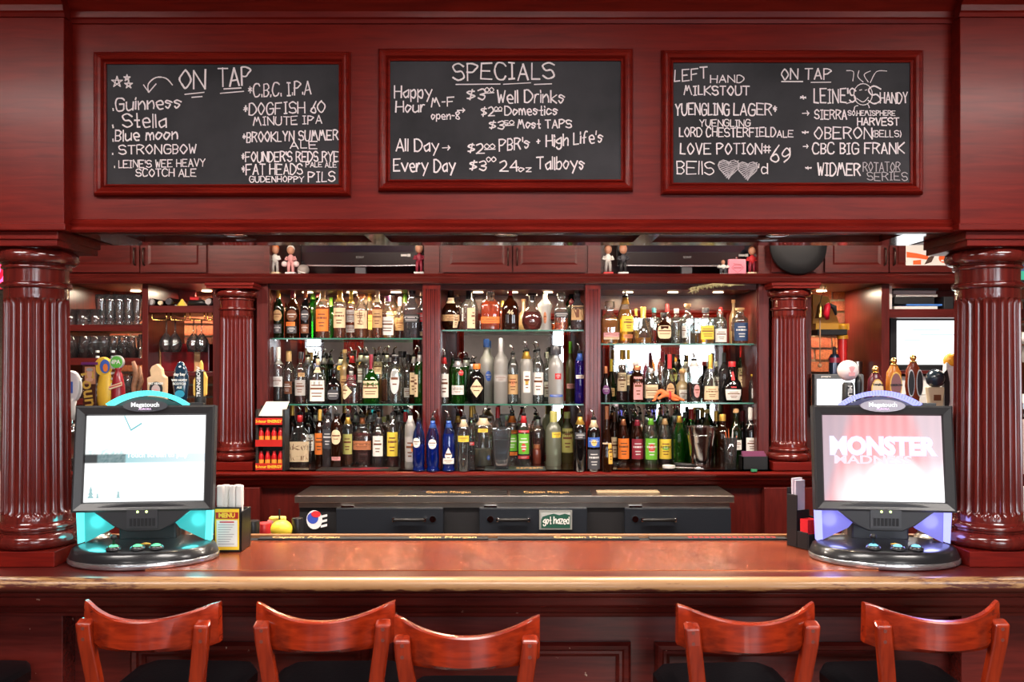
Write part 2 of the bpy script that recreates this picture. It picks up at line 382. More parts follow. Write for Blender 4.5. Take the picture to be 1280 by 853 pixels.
MB().mould(-2.6, 2.6, [(2.66, .925), (2.645, .925), (2.640, .917), (2.647, .906), (2.66, .904)]).build('panel_rail', WOODS, bar, o)
for x0, x1 in ((-1.15, -.43), (-.358, .358), (.43, 1.15)):
    MB().frame(x0+.045, x1-.045, .2, .785, 2.66, [(0, -.001), (0, .006), (.010, .012), (.018, .012), (.024, .018), (.036, .020), (.045, .010), (.045, -.001)]).build('raised_frame', WOODS, bar, o)
for s in (-1, 1):
    MB().box(min(s*1.32, s*2.6), max(s*1.32, s*2.6), 2.585, 2.662, 0, BT-.10).build('end_pier', WOODS, bar, o, bevel=.002)
MB().box(-2.6, 2.6, 2.76, 2.98, .75, BT-.05).build('under_shelf', WOODD, bar, o)
MB().box(-1.0, 1.0, 2.98, 3.30, .84, .87).build('work_shelf', STEEL, bar, o)
kp = MB().box(-2.6, 2.6, 2.55, 2.66, 0, .12).build('toe_board', WOODD, bar, o)

# bar mats lying in the drip channel and on the cooler
MATR = pm('rubber_mat', (.012, .010, .010), .6); GOLDI = pm('gold_print', (.62, .36, .14), .5)
def bar_mat(x0, x1, y0, y1, z, text_px, label, Dt, h):
    c = ((x0+x1)/2, (y0+y1)/2, z)
    t = empty('bar_mat', c, label, 'mat', 'printed rubber bar mats')
    MB().box(x0, x1, y0, y1, z, z+.005).build('mat_base', MATR, t, c, bevel=.001)
    for px in text_px:
        l = letters('Captain Morgan', h, (X(px, Dt)-c[0], (y0+y1)/2-c[1], .006), t, GOLDI, rot=(0, 0, 0), bold=.0008, sx=(.36 if h > .06 else .85))
    return t
bar_mat(X(322, 2.96), X(610, 2.96), 2.962, 2.996, BT+.003, (381, 553), 'black rubber mat in the drip channel, left of centre', 2.96, .042)
bar_mat(X(622, 2.96), X(800, 2.96), 2.962, 2.996, BT+.003, (735,), 'black rubber mat in the drip channel, right of centre', 2.96, .042)
bar_mat(X(812, 2.96), X(985, 2.96), 2.962, 2.996, BT+.003, (), 'black rubber mat with red print in the drip channel near the right touchscreen', 2.96, .02)
m = MB()
for i in range(16):
    x = X(862+i*7, 2.96); m.box(x, x+.012, 2.972, 2.990, BT+.0085, BT+.0095)
m.build('red_print', pm('red_print', (.45, .03, .03), .6), None, (X(900, 2.96), 2.98, BT+.008))
COLr = bpy.data.objects['red_print']; mt = [q for q in bpy.data.objects if q.name.startswith('bar_mat')][-1]
COLr.parent = mt; COLr.location = tuple(a-b_ for a, b_ in zip((X(900, 2.96), 2.98, BT+.008), mt.location))

# ================================================================ fluted columns
def flute_shaft(r0, r1, z0, z1, nf=26, dep=.010, seg_per=6):
    seg = nf*seg_per; m = MB(); vs = []; fs = []
    H = z1-z0; ts = [0, .012, .03, .036, .043, .055]+[.1+.8*i/6 for i in range(7)]+[.945, .957, .964, .97, .988, 1]
    w = [0, .0, .0, .45, .8, 1]
    for i, t in enumerate(ts):
        j = min(i, len(ts)-1-i); k = w[j] if j < 6 else 1
        r = r0+(r1-r0)*t
        for q in range(seg):
            ph = (q % seg_per)/seg_per
            d = sqrt(max(0, 1-((ph-.5)/.42)**2)) if abs(ph-.5) < .42 else 0
            rr = r-dep*d*k; a = 2*pi*q/seg
            vs.append((rr*cos(a), rr*sin(a), z0+H*t))
    for i in range(len(ts)-1):
        for q in range(seg):
            a, b = i*seg+q, i*seg+(q+1) % seg; fs.append((a, b, b+seg, a+seg))
    return m.add(vs, fs)
def arc(r, z, dr, n=6, a0=-90, a1=90):
    return [(r+dr*cos(radians(a0+(a1-a0)*i/n)), z+dr*sin(radians(a0+(a1-a0)*i/n))) for i in range(n+1)]
def column(x, y, z0, z1, label, R=.100, half=.113, mat=WOODV, cap=.128, caph=.042, group='fluted mahogany columns'):
    c = empty('column', (x, y, z0), label, 'column', group); H = z1-z0; ph = .045
    MB().box(-half, half, -half, half, 0, ph).build('plinth', WOOD, c, bevel=.002)
    pr = [(R*1.0, ph)]+arc(R*1.00, ph+.024, .024)+[(R*1.04, ph+.049), (R*1.04, ph+.055)]+arc(R*1.03, ph+.062, .008)+[(R, ph+.073), (R*.97, ph+.078)]
    MB().lathe(pr, seg=48).build('base', mat, c, smooth=True, edge=True)
    zc = H-caph-.128
    flute_shaft(R*.97, R*.90, ph+.075, zc+.002, dep=R*.10).build('shaft', mat, c, smooth=True, edge=True)
    r = R*.90
    pr = [(r, zc-.002), (r, zc+.012)]+arc(r, zc+.020, .010)+[(r, zc+.032), (r, zc+.068)]+arc(r+.002, zc+.074, .006)+[(r+.005, zc+.084)]+arc(r+.008, zc+.106, .022, 6, -70, 80)+[(r+.012, zc+.130)]
    MB().lathe(pr, seg=48).build('capital', mat, c, smooth=True, edge=True)
    MB().box(-cap, cap, -cap, cap, H-caph, H).box(-cap-.006, cap+.006, -cap-.006, cap+.006, H-caph*.55, H).build('abacus', WOOD, c, bevel=.002)
    return c
CY = 2.70; SOF = 2.055
column(-1.458, CY, BT, SOF, 'large fluted mahogany column on the bar beside the bright white touchscreen')
column(1.458, CY, BT, SOF, 'large fluted mahogany column on the bar beside the red curtain touchscreen')

# ================================================================ canopy over the bar
CF = 2.60; o = (0, CF, SOF)
can = empty('bar_canopy', o, 'mahogany canopy carrying three chalkboards above the bar', 'canopy')
MB().box(-1.31, 1.31, CF, CF+.10, SOF+.02, CEIL).build('fascia', WOOD, can, o)
for s in (-1, 1):
    MB().box(min(s*1.298, s*2.9), max(s*1.298, s*2.9), 2.55, 2.86, SOF+.012, CEIL).build('column_box', WOOD, can, o, bevel=.002)
    MB().box(min(s*1.292, s*2.9), max(s*1.292, s*2.9), 2.544, 2.88, SOF, SOF+.02).build('box_moulding', WOOD, can, o, bevel=.003)
bm_ = [(CF+.02, SOF), (CF-.018, SOF), (CF-.024, SOF+.006), (CF-.020, SOF+.014), (CF-.012, SOF+.018), (CF-.016, SOF+.026), (CF-.010, SOF+.036), (CF-.004, SOF+.040), (CF+.02, SOF+.042)]
MB().mould(-1.30, 1.30, bm_).build('bottom_moulding', WOOD, can, o)
def crown(y, z):
    return [(y+.02, z), (y-.008, z), (y-.012, z+.010), (y-.018, z+.014), (y-.020, z+.030), (y-.034, z+.042), (y-.058, z+.062), (y-.076, z+.086), (y-.082, z+.100), (y-.096, z+.104), (y-.10, z+.125), (y-.11, CEIL), (y+.02, CEIL)]
MB().mould(-1.31, 1.31, crown(CF, 2.672)).build('crown_moulding', WOOD, can, o)
for s in (-1, 1):
    MB().mould(min(s*1.292, s*2.9), max(s*1.292, s*2.9), crown(2.55, 2.672)).build('crown_return', WOOD, can, o)
# soffit with three coffers
sb = 2.885; m = MB(); ed = [-1.31, -1.17, -.445, -.385, .385, .445, 1.17, 1.31]
m.box(-1.31, 1.31, CF+.008, 2.632, SOF, SOF+.022).box(-1.31, 1.31, 2.806, sb, SOF, SOF+.022)
for i in (0, 2, 4, 6): m.box(ed[i], ed[i+1], 2.632, 2.806, SOF, SOF+.022)
m.build('soffit', pm('soffit_wood', (.11, .018, .012), .14, coat=.9, var=.3, vscale=12), can, o)
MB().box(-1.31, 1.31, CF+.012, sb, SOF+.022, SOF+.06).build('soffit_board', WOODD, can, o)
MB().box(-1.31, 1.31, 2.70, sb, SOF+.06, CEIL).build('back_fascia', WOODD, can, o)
for i, xx in enumerate((294, 632, 972)):
    cx = X(xx, 2.76)
    t = empty('downlight', (cx, 2.76, SOF+.022), ('small round downlight in the canopy above the %s bay' % ('left', 'middle', 'right')[i]), 'lamp', 'canopy downlights')
    MB().lathe([(.024, -.002), (.036, -.002), (.036, -.008), (.024, -.010)], seg=24).build('trim_ring', CHROME, t, smooth=True)
    MB().lathe([(.026, -.004), (.026, -.0055)], seg=24).build('bulb', emis('downlight_bulb', (1, .80, .5), 22), t)
    l = bpy.data.lights.new('downlight_light', 'SPOT'); l.energy = 9; l.color = (1, .78, .5); l.spot_size = radians(110); l.spot_blend = .6; l.shadow_soft_size = .02
    lo = bpy.data.objects.new('downlight_light', l); COL.objects.link(lo); lo.location = (cx, 2.76, SOF+.008)

# ================================================================ chalkboards
FRP = [(0, -.004), (0, .010), (.006, .014), (.010, .010), (.016, .020), (.024, .024), (.030, .022), (.036, .026), (.042, .020), (.046, .008), (.046, -.002)]
def board(px0, px1, py0, py1, label, grow=0):
    Dp = CF-.004
    x0, x1, z0, z1 = X(px0, Dp), X(px1, Dp), Z(py1, Dp), Z(py0, Dp); o = ((x0+x1)/2, CF, z0)
    t = empty('chalkboard', o, label, 'chalkboard', 'chalkboard menus on the canopy')
    MB().box(x0-.004, x1+.004, CF-.006, CF, z0-.004, z1+.004).build('slate', SLATE, t, o)
    sc = (15*Dp/F)/.046
    MB().frame(x0, x1, z0, z1, CF-.001, [(d*(sc+grow), p) for d, p in FRP]).build('frame', WOOD, t, o)
    return t, o
Dw = CF-.0075
def chalk(t, o, lines, mat=None, name='chalk_writing'):
    for l in lines:
        mb = MB(); write(mb, *l[:5], Dw, *(l[5:6] or (1.7,)), rot=(l[6] if len(l) > 6 else 0))
        mb.build(name, mat or CHALK, t, o)
def chalk_poly(t, o, polys, w=1.5, name='chalk_drawing', mat=None):
    for P in polys:
        mb = MB(); ribbon(mb, [(X(a, Dw), Z(b, Dw)) for a, b in P], w*Dw/F, Dw); mb.build(name, mat or CHALK, t, o)
def star(cx, cy, r): return [(cx+r*sin(i*4*pi/5), cy-r*cos(i*4*pi/5)) for i in range(6)]
# left board (crop scale 4, origin 120,60)
t, o = board(134, 424, 81, 231, 'left chalkboard, headed ON TAP with two chalk stars')
L4 = lambda u: 120+u/4
M4 = lambda v: 60+v/4
chalk(t, o, [('ON', L4(418), L4(546), M4(208), 23, 2.4, .05), ('TAP', L4(612), L4(772), M4(195), 22, 2.3, .05), ('*C.B.C. I.P.A', L4(762), L4(1075), M4(248), 16, 1.8, .06),
 ('.Guinness', L4(85), L4(425), M4(312), 15, 2, .03), ('*DOGFISH 60', L4(740), L4(1143), M4(335), 14, 1.8, .03), ('. Stella', L4(85), L4(350), M4(396), 16, 2),
 ('MINUTE IPA', L4(788), L4(1128), M4(388), 10, 1.5, .03), ('.Blue moon', L4(85), L4(408), M4(466), 13, 2, .04), ('*BROOKLYN SUMMER', L4(735), L4(1210), M4(472), 12, 1.7, .03),
 ('. STRONGBOW', L4(82), L4(500), M4(534), 11, 1.7, .02), ('ALE', L4(970), L4(1105), M4(502), 9, 1.5), ("*FOUNDER'S REDS RYE", L4(730), L4(1212), M4(568), 12, 1.7),
 (". LEINE'S WEE HEAVY", L4(92), L4(545), M4(600), 9, 1.4, .02), ('PALE ALE', L4(1050), L4(1203), M4(596), 6, 1.1), ('*FAT HEADS', L4(730), L4(1032), M4(636), 13, 1.7, .02),
 ('SCOTCH ALE', L4(200), L4(500), M4(642), 9, 1.5), ('GUDENHOPPY', L4(768), L4(1038), M4(670), 7, 1.3), ('PILS', L4(1062), L4(1195), M4(668), 12, 1.7)])
chalk_poly(t, o, [star(L4(105), M4(170), 7), star(L4(155), M4(150), 4), star(L4(163), M4(183), 5),
 catmull([(L4(382), M4(185)), (L4(350), M4(152)), (L4(300), M4(148)), (L4(262), M4(180)), (L4(262), M4(220))]), [(L4(238), M4(185)), (L4(264), M4(222)), (L4(300), M4(180))],
 [(L4(445), M4(232)), (L4(540), M4(222))], [(L4(480), M4(247)), (L4(530), M4(243))], [(L4(640), M4(205)), (L4(725), M4(200))], [(L4(622), M4(227)), (L4(738), M4(217))]])
# middle board (scale 3.88, origin 470,60)
t, o = board(488, 776, 77, 225, 'middle chalkboard headed SPECIALS')
A = lambda u: 470+u/3.88
B = lambda v: 60+v/3.88
chalk(t, o, [('SPECIALS', A(375), A(862), B(155), 20, 2.3, .01), ('Happy', A(90), A(272), B(240), 15, 2), ('$3', A(442), A(530), B(250), 13, 2), ('00', A(530), A(570), B(215), 6, 1.3),
 ('Well Drinks', A(588), A(915), B(265), 15, 1.9), ('Hour', A(97), A(235), B(310), 13, 1.9), ('M-F', A(268), A(378), B(288), 11, 1.8, .08), ('open-8', A(268), A(405), B(345), 9, 1.5),
 ('>', A(395), A(430), B(315), 7, 1.5), ('$2', A(512), A(575), B(330), 11, 1.8), ('00', A(575), A(610), B(305), 5, 1.2), ('Domestics', A(625), A(880), B(325), 11, 1.8), ('$3', A(550), A(622), B(395), 10, 1.7),
 ('50', A(625), A(668), B(372), 5, 1.2), ('Most TAPS', A(688), A(948), B(388), 10, 1.8), ('All Day', A(98), A(305), B(500), 15, 1.9), ('>', A(322), A(358), B(500), 8, 1.5),
 ('$2', A(448), A(525), B(510), 12, 1.9), ('00', A(527), A(575), B(488), 6, 1.3), ("PBR's + High Life's", A(598), A(1100), B(500), 14, 1.9, .09), ('Every Day', A(85), A(385), B(598), 15, 2), ('$3', A(455), A(535), B(595), 12, 1.9),
 ('00', A(537), A(580), B(553), 6, 1.3), ('24', A(602), A(690), B(598), 13, 1.9), ('oz', A(692), A(752), B(600), 7, 1.5), ('Tallboys', A(780), A(1010), B(588), 15, 1.9)])
chalk_poly(t, o, [[(A(388), B(177)), (A(602), B(175))], [(A(618), B(176)), (A(750), B(169))], [(A(768), B(177)), (A(852), B(174))], [(A(527), B(220)), (A(572), B(217))], [(A(576), B(308)), (A(610), B(306))], [(A(626), B(377)), (A(670), B(374))], [(A(527), B(493)), (A(578), B(491))]], 1.2)
# right board (scale 3.88, origin 825,60)
t, o = board(841, 1137, 79, 229, 'right chalkboard with a smiling chalk sun and two chalk hearts')
A = lambda u: 825+u/3.88
chalk(t, o, [('LEFT', A(72), A(228), B(165), 14, 1.9, .12), ('HAND', A(245), A(405), B(168), 9, 1.5), ('MILKSTOUT', A(118), A(432), B(228), 11, 1.9), ('YUENGLING', A(75), A(335), B(325), 14, 1.9), ('LAGER*', A(358), A(565), B(325), 14, 1.9),
 ('YUENGLING', A(192), A(437), B(380), 8, 1.4), ('LORD CHESTERFIELD', A(95), A(560), B(430), 11, 1.6), ('ALE', A(568), A(645), B(432), 8, 1.4), ('LOVE POTION#', A(100), A(535), B(515), 13, 1.8), ('69', A(538), A(628), B(555), 21, 1.9, .05),
 ('BEllS', A(83), A(262), B(612), 16, 1.6), ("'d", A(480), A(520), B(612), 13, 1.6), ('ON TAP', A(588), A(830), B(152), 13, 1.8), ('*', A(680), A(708), B(258), 8, 1.5), ("LEINE'S", A(748), A(948), B(265), 17, 2), ('S', A(1010), A(1068), B(268), 21, 2), ('HANDY', A(1068), A(1200), B(268), 13, 1.7),
 ('>', A(690), A(722), B(332), 8, 1.4), ('SIERRA', A(750), A(905), B(345), 11, 1.7), ('SO.HEMISPHERE', A(912), A(1140), B(328), 6, 1.2), ('HARVEST', A(958), A(1158), B(375), 9, 1.8), ('*', A(690), A(718), B(425), 7, 1.4), ('OBERON', A(750), A(1028), B(440), 14, 1.8), ('(BELLS)', A(1032), A(1170), B(432), 8, 1.2),
 ('>', A(694), A(718), B(490), 7, 1.4), ('CBC BIG FRANK', A(740), A(1185), B(512), 13, 1.9), ('*', A(706), A(732), B(598), 7, 1.4), ('WIDMER', A(765), A(970), B(618), 15, 2.1), ])
chalk(t, o, [('ROTATOR', A(985), A(1165), B(598), 11, 1.2), ('SERIES', A(1005), A(1200), B(642), 10, 1.2)], CHALKP)
th = [i*2*pi/20 for i in range(21)]
chalk_poly(t, o, [[(A(985+45*cos(a)), B(225+52*sin(a))) for a in th], catmull([(A(955), B(245)), (A(985), B(262)), (A(1010), B(240))]), [(A(968), B(205)), (A(978), B(203))], [(A(995), B(205)), (A(1003), B(203))]]
 + [catmull([(A(a), B(b)), (A(c), B(d)), (A(e_), B(f))]) for a, b, c, d, e_, f in ((905, 110, 938, 115, 935, 160), (965, 110, 960, 140, 985, 165), (1020, 112, 990, 130, 1010, 165), (1100, 112, 1050, 115, 1020, 168), (905, 270, 920, 265, 935, 262), (940, 310, 945, 285, 960, 280), (1015, 290, 1012, 280, 1005, 270))], 1.0)
chalk_poly(t, o, [[(A(590), B(163)), (A(692), B(163))], [(A(733), B(167)), (A(828), B(166))]], 1.4)
hp = []
for cx, cy, r in ((333, 582, 52), (425, 590, 50)):
    H_ = [(cx+r*.061*16*sin(a)**3, cy-r*.061*(13*cos(a)-5*cos(2*a)-2*cos(3*a)-cos(4*a))) for a in th]
    hp.append([(A(a), B(b)) for a, b in H_])
    for k in range(9):
        yy = cy-r*.55+k*r*.17; w_ = r*(.92 if k < 3 else .92*(1-(k-2.4)/7.2))
        hp.append([(A(cx-w_), B(yy+6)), (A(cx-w_*.3), B(yy-5)), (A(cx+w_*.3), B(yy+5)), (A(cx+w_), B(yy-6))])
chalk_poly(t, o, hp, 1.3, mat=CHALKP)

# ================================================================ back bar
BZ = 1.0755
BF = 4.95     # face of the bays
o = (0, 4.75, 0)
bc = empty('back_counter', o, 'long mahogany back counter carrying the bottles behind the bar', 'counter')
MB().box(-3.2, 3.2, 4.76, 5.55, BZ-.03, BZ).build('worktop', wood('counter_wood', (.020, .006, .005), (.045, .012, .008), rough=.14, coat=.9), bc, o)
pr = [(4.84, BZ), (4.757, BZ), (4.748, BZ-.005), (4.745, BZ-.014), (4.750, BZ-.024), (4.762, BZ-.028), (4.764, BZ-.044), (4.776, BZ-.052), (4.790, BZ-.056), (4.792, BZ-.074), (4.806, BZ-.084), (4.812, BZ-.098), (4.84, BZ-.10)]
MB().mould(-3.2, 3.2, pr).build('counter_moulding', WOOD, bc, o)
MB().box(-3.2, 3.2, 4.83, 4.87, 0, BZ-.03).build('cabinet_front', WOODDV, bc, o)
for s in (-1, 1):
    a, b = sorted((s*X(955, 4.78), s*X(1020, 4.78)))
    MB().box(a, b, 4.775, 4.84, 0, BZ-.09).build('pier', WOODDV, bc, o, bevel=.003)
    a, b = sorted((s*X(1030, 4.8), s*X(1160, 4.8)))
    MB().frame(a, b, .35, .86, 4.83, [(0, -.002), (0, .006), (.012, .014), (.03, .014), (.035, -.002)]).build('raised_frame', WOODD, bc, o)
column(X(296, 4.92), 4.92, BZ, 2.10, 'smaller fluted column on the back counter, left of the left shelf bay', half=.125, cap=.128, caph=.03)
column(X(986, 4.92), 4.92, BZ, 2.10, 'smaller fluted column on the back counter, right of the right shelf bay', half=.125, cap=.128, caph=.03)

# upper cabinets
CZ = 2.105; UC0, UC1 = 2.16, CEIL
def unit(name, label, cat, org, group=None): return empty(name, org, label, cat, group)
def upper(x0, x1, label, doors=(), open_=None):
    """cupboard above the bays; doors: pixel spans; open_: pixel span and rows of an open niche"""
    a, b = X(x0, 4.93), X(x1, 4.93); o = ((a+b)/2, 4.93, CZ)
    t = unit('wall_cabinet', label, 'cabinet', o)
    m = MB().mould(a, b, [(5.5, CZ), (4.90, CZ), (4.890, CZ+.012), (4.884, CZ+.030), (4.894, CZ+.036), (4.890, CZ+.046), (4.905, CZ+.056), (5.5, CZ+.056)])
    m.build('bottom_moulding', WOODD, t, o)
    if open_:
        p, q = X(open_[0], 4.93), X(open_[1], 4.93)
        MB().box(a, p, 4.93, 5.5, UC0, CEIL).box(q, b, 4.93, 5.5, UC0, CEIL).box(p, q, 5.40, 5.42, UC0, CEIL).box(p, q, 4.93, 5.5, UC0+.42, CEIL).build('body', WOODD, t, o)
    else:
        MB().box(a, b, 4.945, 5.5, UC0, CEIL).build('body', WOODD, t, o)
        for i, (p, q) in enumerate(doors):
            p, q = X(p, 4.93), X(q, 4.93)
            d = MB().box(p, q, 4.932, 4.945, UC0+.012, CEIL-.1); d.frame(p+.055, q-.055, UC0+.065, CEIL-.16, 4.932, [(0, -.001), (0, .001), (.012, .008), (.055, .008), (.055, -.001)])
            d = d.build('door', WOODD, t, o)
            hx = (q-.022) if i % 2 == 0 else (p+.022)
            MB().tube([(hx, 4.925, UC0+.05), (hx, 4.905, UC0+.055), (hx, 4.902, UC0+.075), (hx, 4.902, UC0+.12), (hx, 4.905, UC0+.14), (hx, 4.925, UC0+.145)], .0045).build('door_handle', pm('bronze', (.05, .03, .025), .3, .8), d, o, smooth=True)
    return t
upper(84, 260, 'two-door wall cabinet above the pint glass shelves', [(86, 174.5), (176, 258)])
upper(260, 330, 'narrow blank wall cabinet over the left back column')
upper(330, 549, 'open niche cabinet holding a dark television, over the left bay', open_=(337, 530))
upper(549, 735, 'two-door wall cabinet over the middle bay', [(553, 640), (641.5, 731)])
upper(735, 956, 'open niche cabinet holding a television, over the right bay', open_=(751, 948))
upper(956, 1030, 'narrow wall cabinet behind the round black speaker')
upper(1030, 1330, 'wall cabinets above the right brick niche, white poster on one door', [(1031, 1110), (1111.5, 1190), (1192, 1268)])
upper(-60, 84, 'dark wall cabinet left of the pint glass shelves', [(-55, 10), (12, 80)])
for ob in list(bpy.data.objects):       # small lamps added under the end cabinets to brighten the brick niches
    if ob.name.startswith('wall_cabinet') and ob['label'].startswith(('two-door wall cabinet above the pint', 'wall cabinets above the right')):
        for px in ((132, 228) if 'pint' in ob['label'] else (1058, 1150)):
            xx = X(px, 5.0); MB().lathe([(.03, 0), (.03, .006)], c=(xx-ob.location.x, .47, -.006), seg=16).build('puck_lamp', emis('puck_lamp', (1, .72, .40), 9), ob)
            l = bpy.data.lights.new('puck_light', 'AREA'); l.shape = 'DISK'; l.size = .06; l.energy = 6.0 if px > 600 else 5.0; l.color = (1, .80, .58)
            lo = bpy.data.objects.new('puck_light', l); COL.objects.link(lo); lo.location = (xx, 5.40, CZ-.014)

# display bays with mirrors and glass shelves
MB_D = 5.40
def bay(x0, x1, mx0, mx1, ztop, sh, label, side):
    a, b = X(x0, BF), X(x1, BF); o = ((a+b)/2, BF, BZ)
    t = unit('display_bay', label, 'shelving', o, None)
    for s0, s1 in ((a-.02, a), (b, b+.02)):
        MB().box(s0, s1, BF, 5.44, BZ, CZ).build('side_panel', WOODDV, t, o)
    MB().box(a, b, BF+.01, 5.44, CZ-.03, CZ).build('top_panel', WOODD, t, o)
    MB().box(a, b, 5.42, 5.44, BZ, CZ-.03).build('back_panel', wood('bay_back', (.10, .022, .014), (.15, .033, .02), rough=.3), t, o)
    p, q = X(mx0, MB_D), X(mx1, MB_D)
    MB().box(p, q, MB_D+.005, MB_D+.012, BZ+.02, ztop).build('mirror', MIRROR, t, o)
    MB().frame(p, q, BZ+.02, ztop, MB_D+.01, [(0, -.004), (0, .006), (.012, .012), (.018, .008), (.030, .018), (.044, .018), (.048, -.01)]).build('mirror_frame', WOOD, t, o)
    for zs in sh:
        s = MB().box(a+.002, b-.002, BF+.055, 5.372, zs-.007, zs).build('glass_shelf', SHELFG, t, o)
        MB().box(a+.002, b-.002, BF+.052, BF+.055, zs-.0075, zs+.0005).build('polished_edge', SHELFE, s, o)
        for xx in (a+.004, b-.004):
            for yy in (BF+.11, 5.32): MB().lathe([(.004, -.012), (.007, -.012), (.007, -.008), (.004, -.0078)], c=(xx, yy, zs), seg=10).build('shelf_pin', CHROME, t, o)
    for i in (.25, .5, .75) if side == 'm' else (.2, .5, .8):
        xx = a+(b-a)*i
        MB().lathe([(.030, -.004), (.030, 0)], c=(xx, 5.13, CZ-.030), seg=20).build('puck_lamp', emis('puck_lamp', (1, .72, .40), 9), t, o)
        l = bpy.data.lights.new('puck_light', 'AREA'); l.shape = 'DISK'; l.size = .06; l.energy = {'l': 4.6, 'm': 2.8, 'r': 3.2}[side]; l.color = (1, .70, .40) if side == 'l' else (1, .78, .52)
        lo = bpy.data.objects.new('puck_light', l); COL.objects.link(lo); lo.location = (xx, 5.13, CZ-.040)
    return t
SL1, SL2 = 1.428, 1.803
bay(337, 528, 381, 516, 1.915, (1.428, 1.803), 'left bay of the back bar, amber lit glass shelves of whiskey', 'l')
bay(551, 731, 580, 704, 1.92, (1.428, 1.850), 'middle bay of the back bar, glass shelves over frosted vodka bottles', 'm')
bay(751, 946, 762, 904, 1.94, (1.436, 1.772), 'right bay of the back bar, its upper glass shelf set lowest', 'r')
for x0, x1, lb in ((322, 336, 'plain stile left of the left shelf bay'), (947, 960, 'plain stile right of the right shelf bay')):
    o_ = ((X(x0, BF)+X(x1, BF))/2, BF, BZ)
    tag(MB().box(X(x0, BF), X(x1, BF), BF-.02, BF+.02, BZ, CZ).build('stile', WOODDV, None, o_, bevel=.002), lb, 'pilaster')
for x0, x1, lb in ((529, 550, 'grooved pilaster between the left and middle shelf bays'), (732, 750, 'grooved pilaster between the middle and right shelf bays')):
    a, b = X(x0, 4.93), X(x1, 4.93); o_ = ((a+b)/2, 4.93, BZ); c = o_[0]
    pr = [(a, 4.97), (a, 4.925)]
    for k in (-1, 0, 1):
        g = c+k*(b-a)*.26; r = (b-a)*.085
        pr += [(g-r, 4.925), (g-r*.6, 4.934), (g+r*.6, 4.934), (g+r, 4.925)]
    pr += [(b, 4.925), (b, 4.97)]
    m = MB(); n = len(pr); vs = [(x, y, z) for z in (BZ+.02, CZ-.03) for x, y in pr]
    m.add(vs, [(i, (i+1) % n, (i+1) % n+n, i+n) for i in range(n)]+[tuple(range(n))[::-1], tuple(range(n, 2*n))])
    m.box(a-.004, b+.004, 4.918, 4.97, BZ, BZ+.05).box(a-.003, b+.003, 4.92, 4.97, CZ-.03, CZ)
    tag(m.build('pilaster', WOODV, None, o_), lb, 'pilaster')

# wings: open shelves in front of the brick wall
def wing(parts, label, org):
    t = unit('wall_shelf_unit', label, 'shelving', org)
    for n, bx in parts: MB().box(*bx).build(n, WOODD if bx[1]-bx[0] > .1 else WOODDV, t, org, bevel=.002)
    return t
wl = lambda p: X(p, 4.97)
wing([('side_panel', (wl(76), wl(84), 4.95, 5.5, BZ, CZ)), ('side_panel', (wl(179.5), wl(187), 4.95, 5.5, BZ, CZ)),
      ('shelf', (wl(84), wl(179.5), 4.96, 5.48, 1.842, 1.878)), ('shelf', (wl(84), wl(179.5), 4.96, 5.48, 1.650, 1.690)), ('shelf', (wl(84), wl(179.5), 4.96, 5.48, 1.425, 1.462))],
     'open shelf unit of pint glasses beside the left bar column', (wl(132), 5.0, BZ))
wing([('side_panel', (wl(267.5), wl(276), 4.95, 5.5, BZ, CZ)), ('shelf', (wl(187.3), wl(267.5), 4.96, 5.48, 1.946, 1.985)), ('shelf', (wl(187.3), wl(267.5), 5.02, 5.48, 1.585, 1.612)), ('back_panel', (wl(187.3), wl(210), 5.40, 5.42, 1.99, CZ))],
     'narrow shelf niche with hanging wine glasses left of the back column', (wl(228), 5.0, BZ))
wing([('side_panel', (wl(1100), wl(1110), 4.95, 5.5, BZ, CZ)), ('shelf', (wl(1110), wl(1330), 4.96, 5.48, 1.918, 1.966)), ('back_panel', (wl(1110), wl(1330), 5.44, 5.46, BZ, CZ)), ('shelf', (wl(1110), wl(1330), 5.0, 5.48, 1.60, 1.62))],
     'open shelf unit of folders over a white screen at the right', (wl(1150), 5.0, BZ))
for x0, x1, lb in ((276, 323, 'flat panel behind the left back column'), (961, 1014, 'flat panel behind the right back column')):
    tag(MB().box(X(x0, 5.06), X(x1, 5.06), 5.06, 5.10, BZ, CZ).build('column_back_panel', wood('panel_sheen', (.05, .009, .008), (.08, .014, .011), (12, 12, 1), rough=.2, coat=.8), None, (X((x0+x1)/2, 5.06), 5.08, BZ)), lb, 'panel')

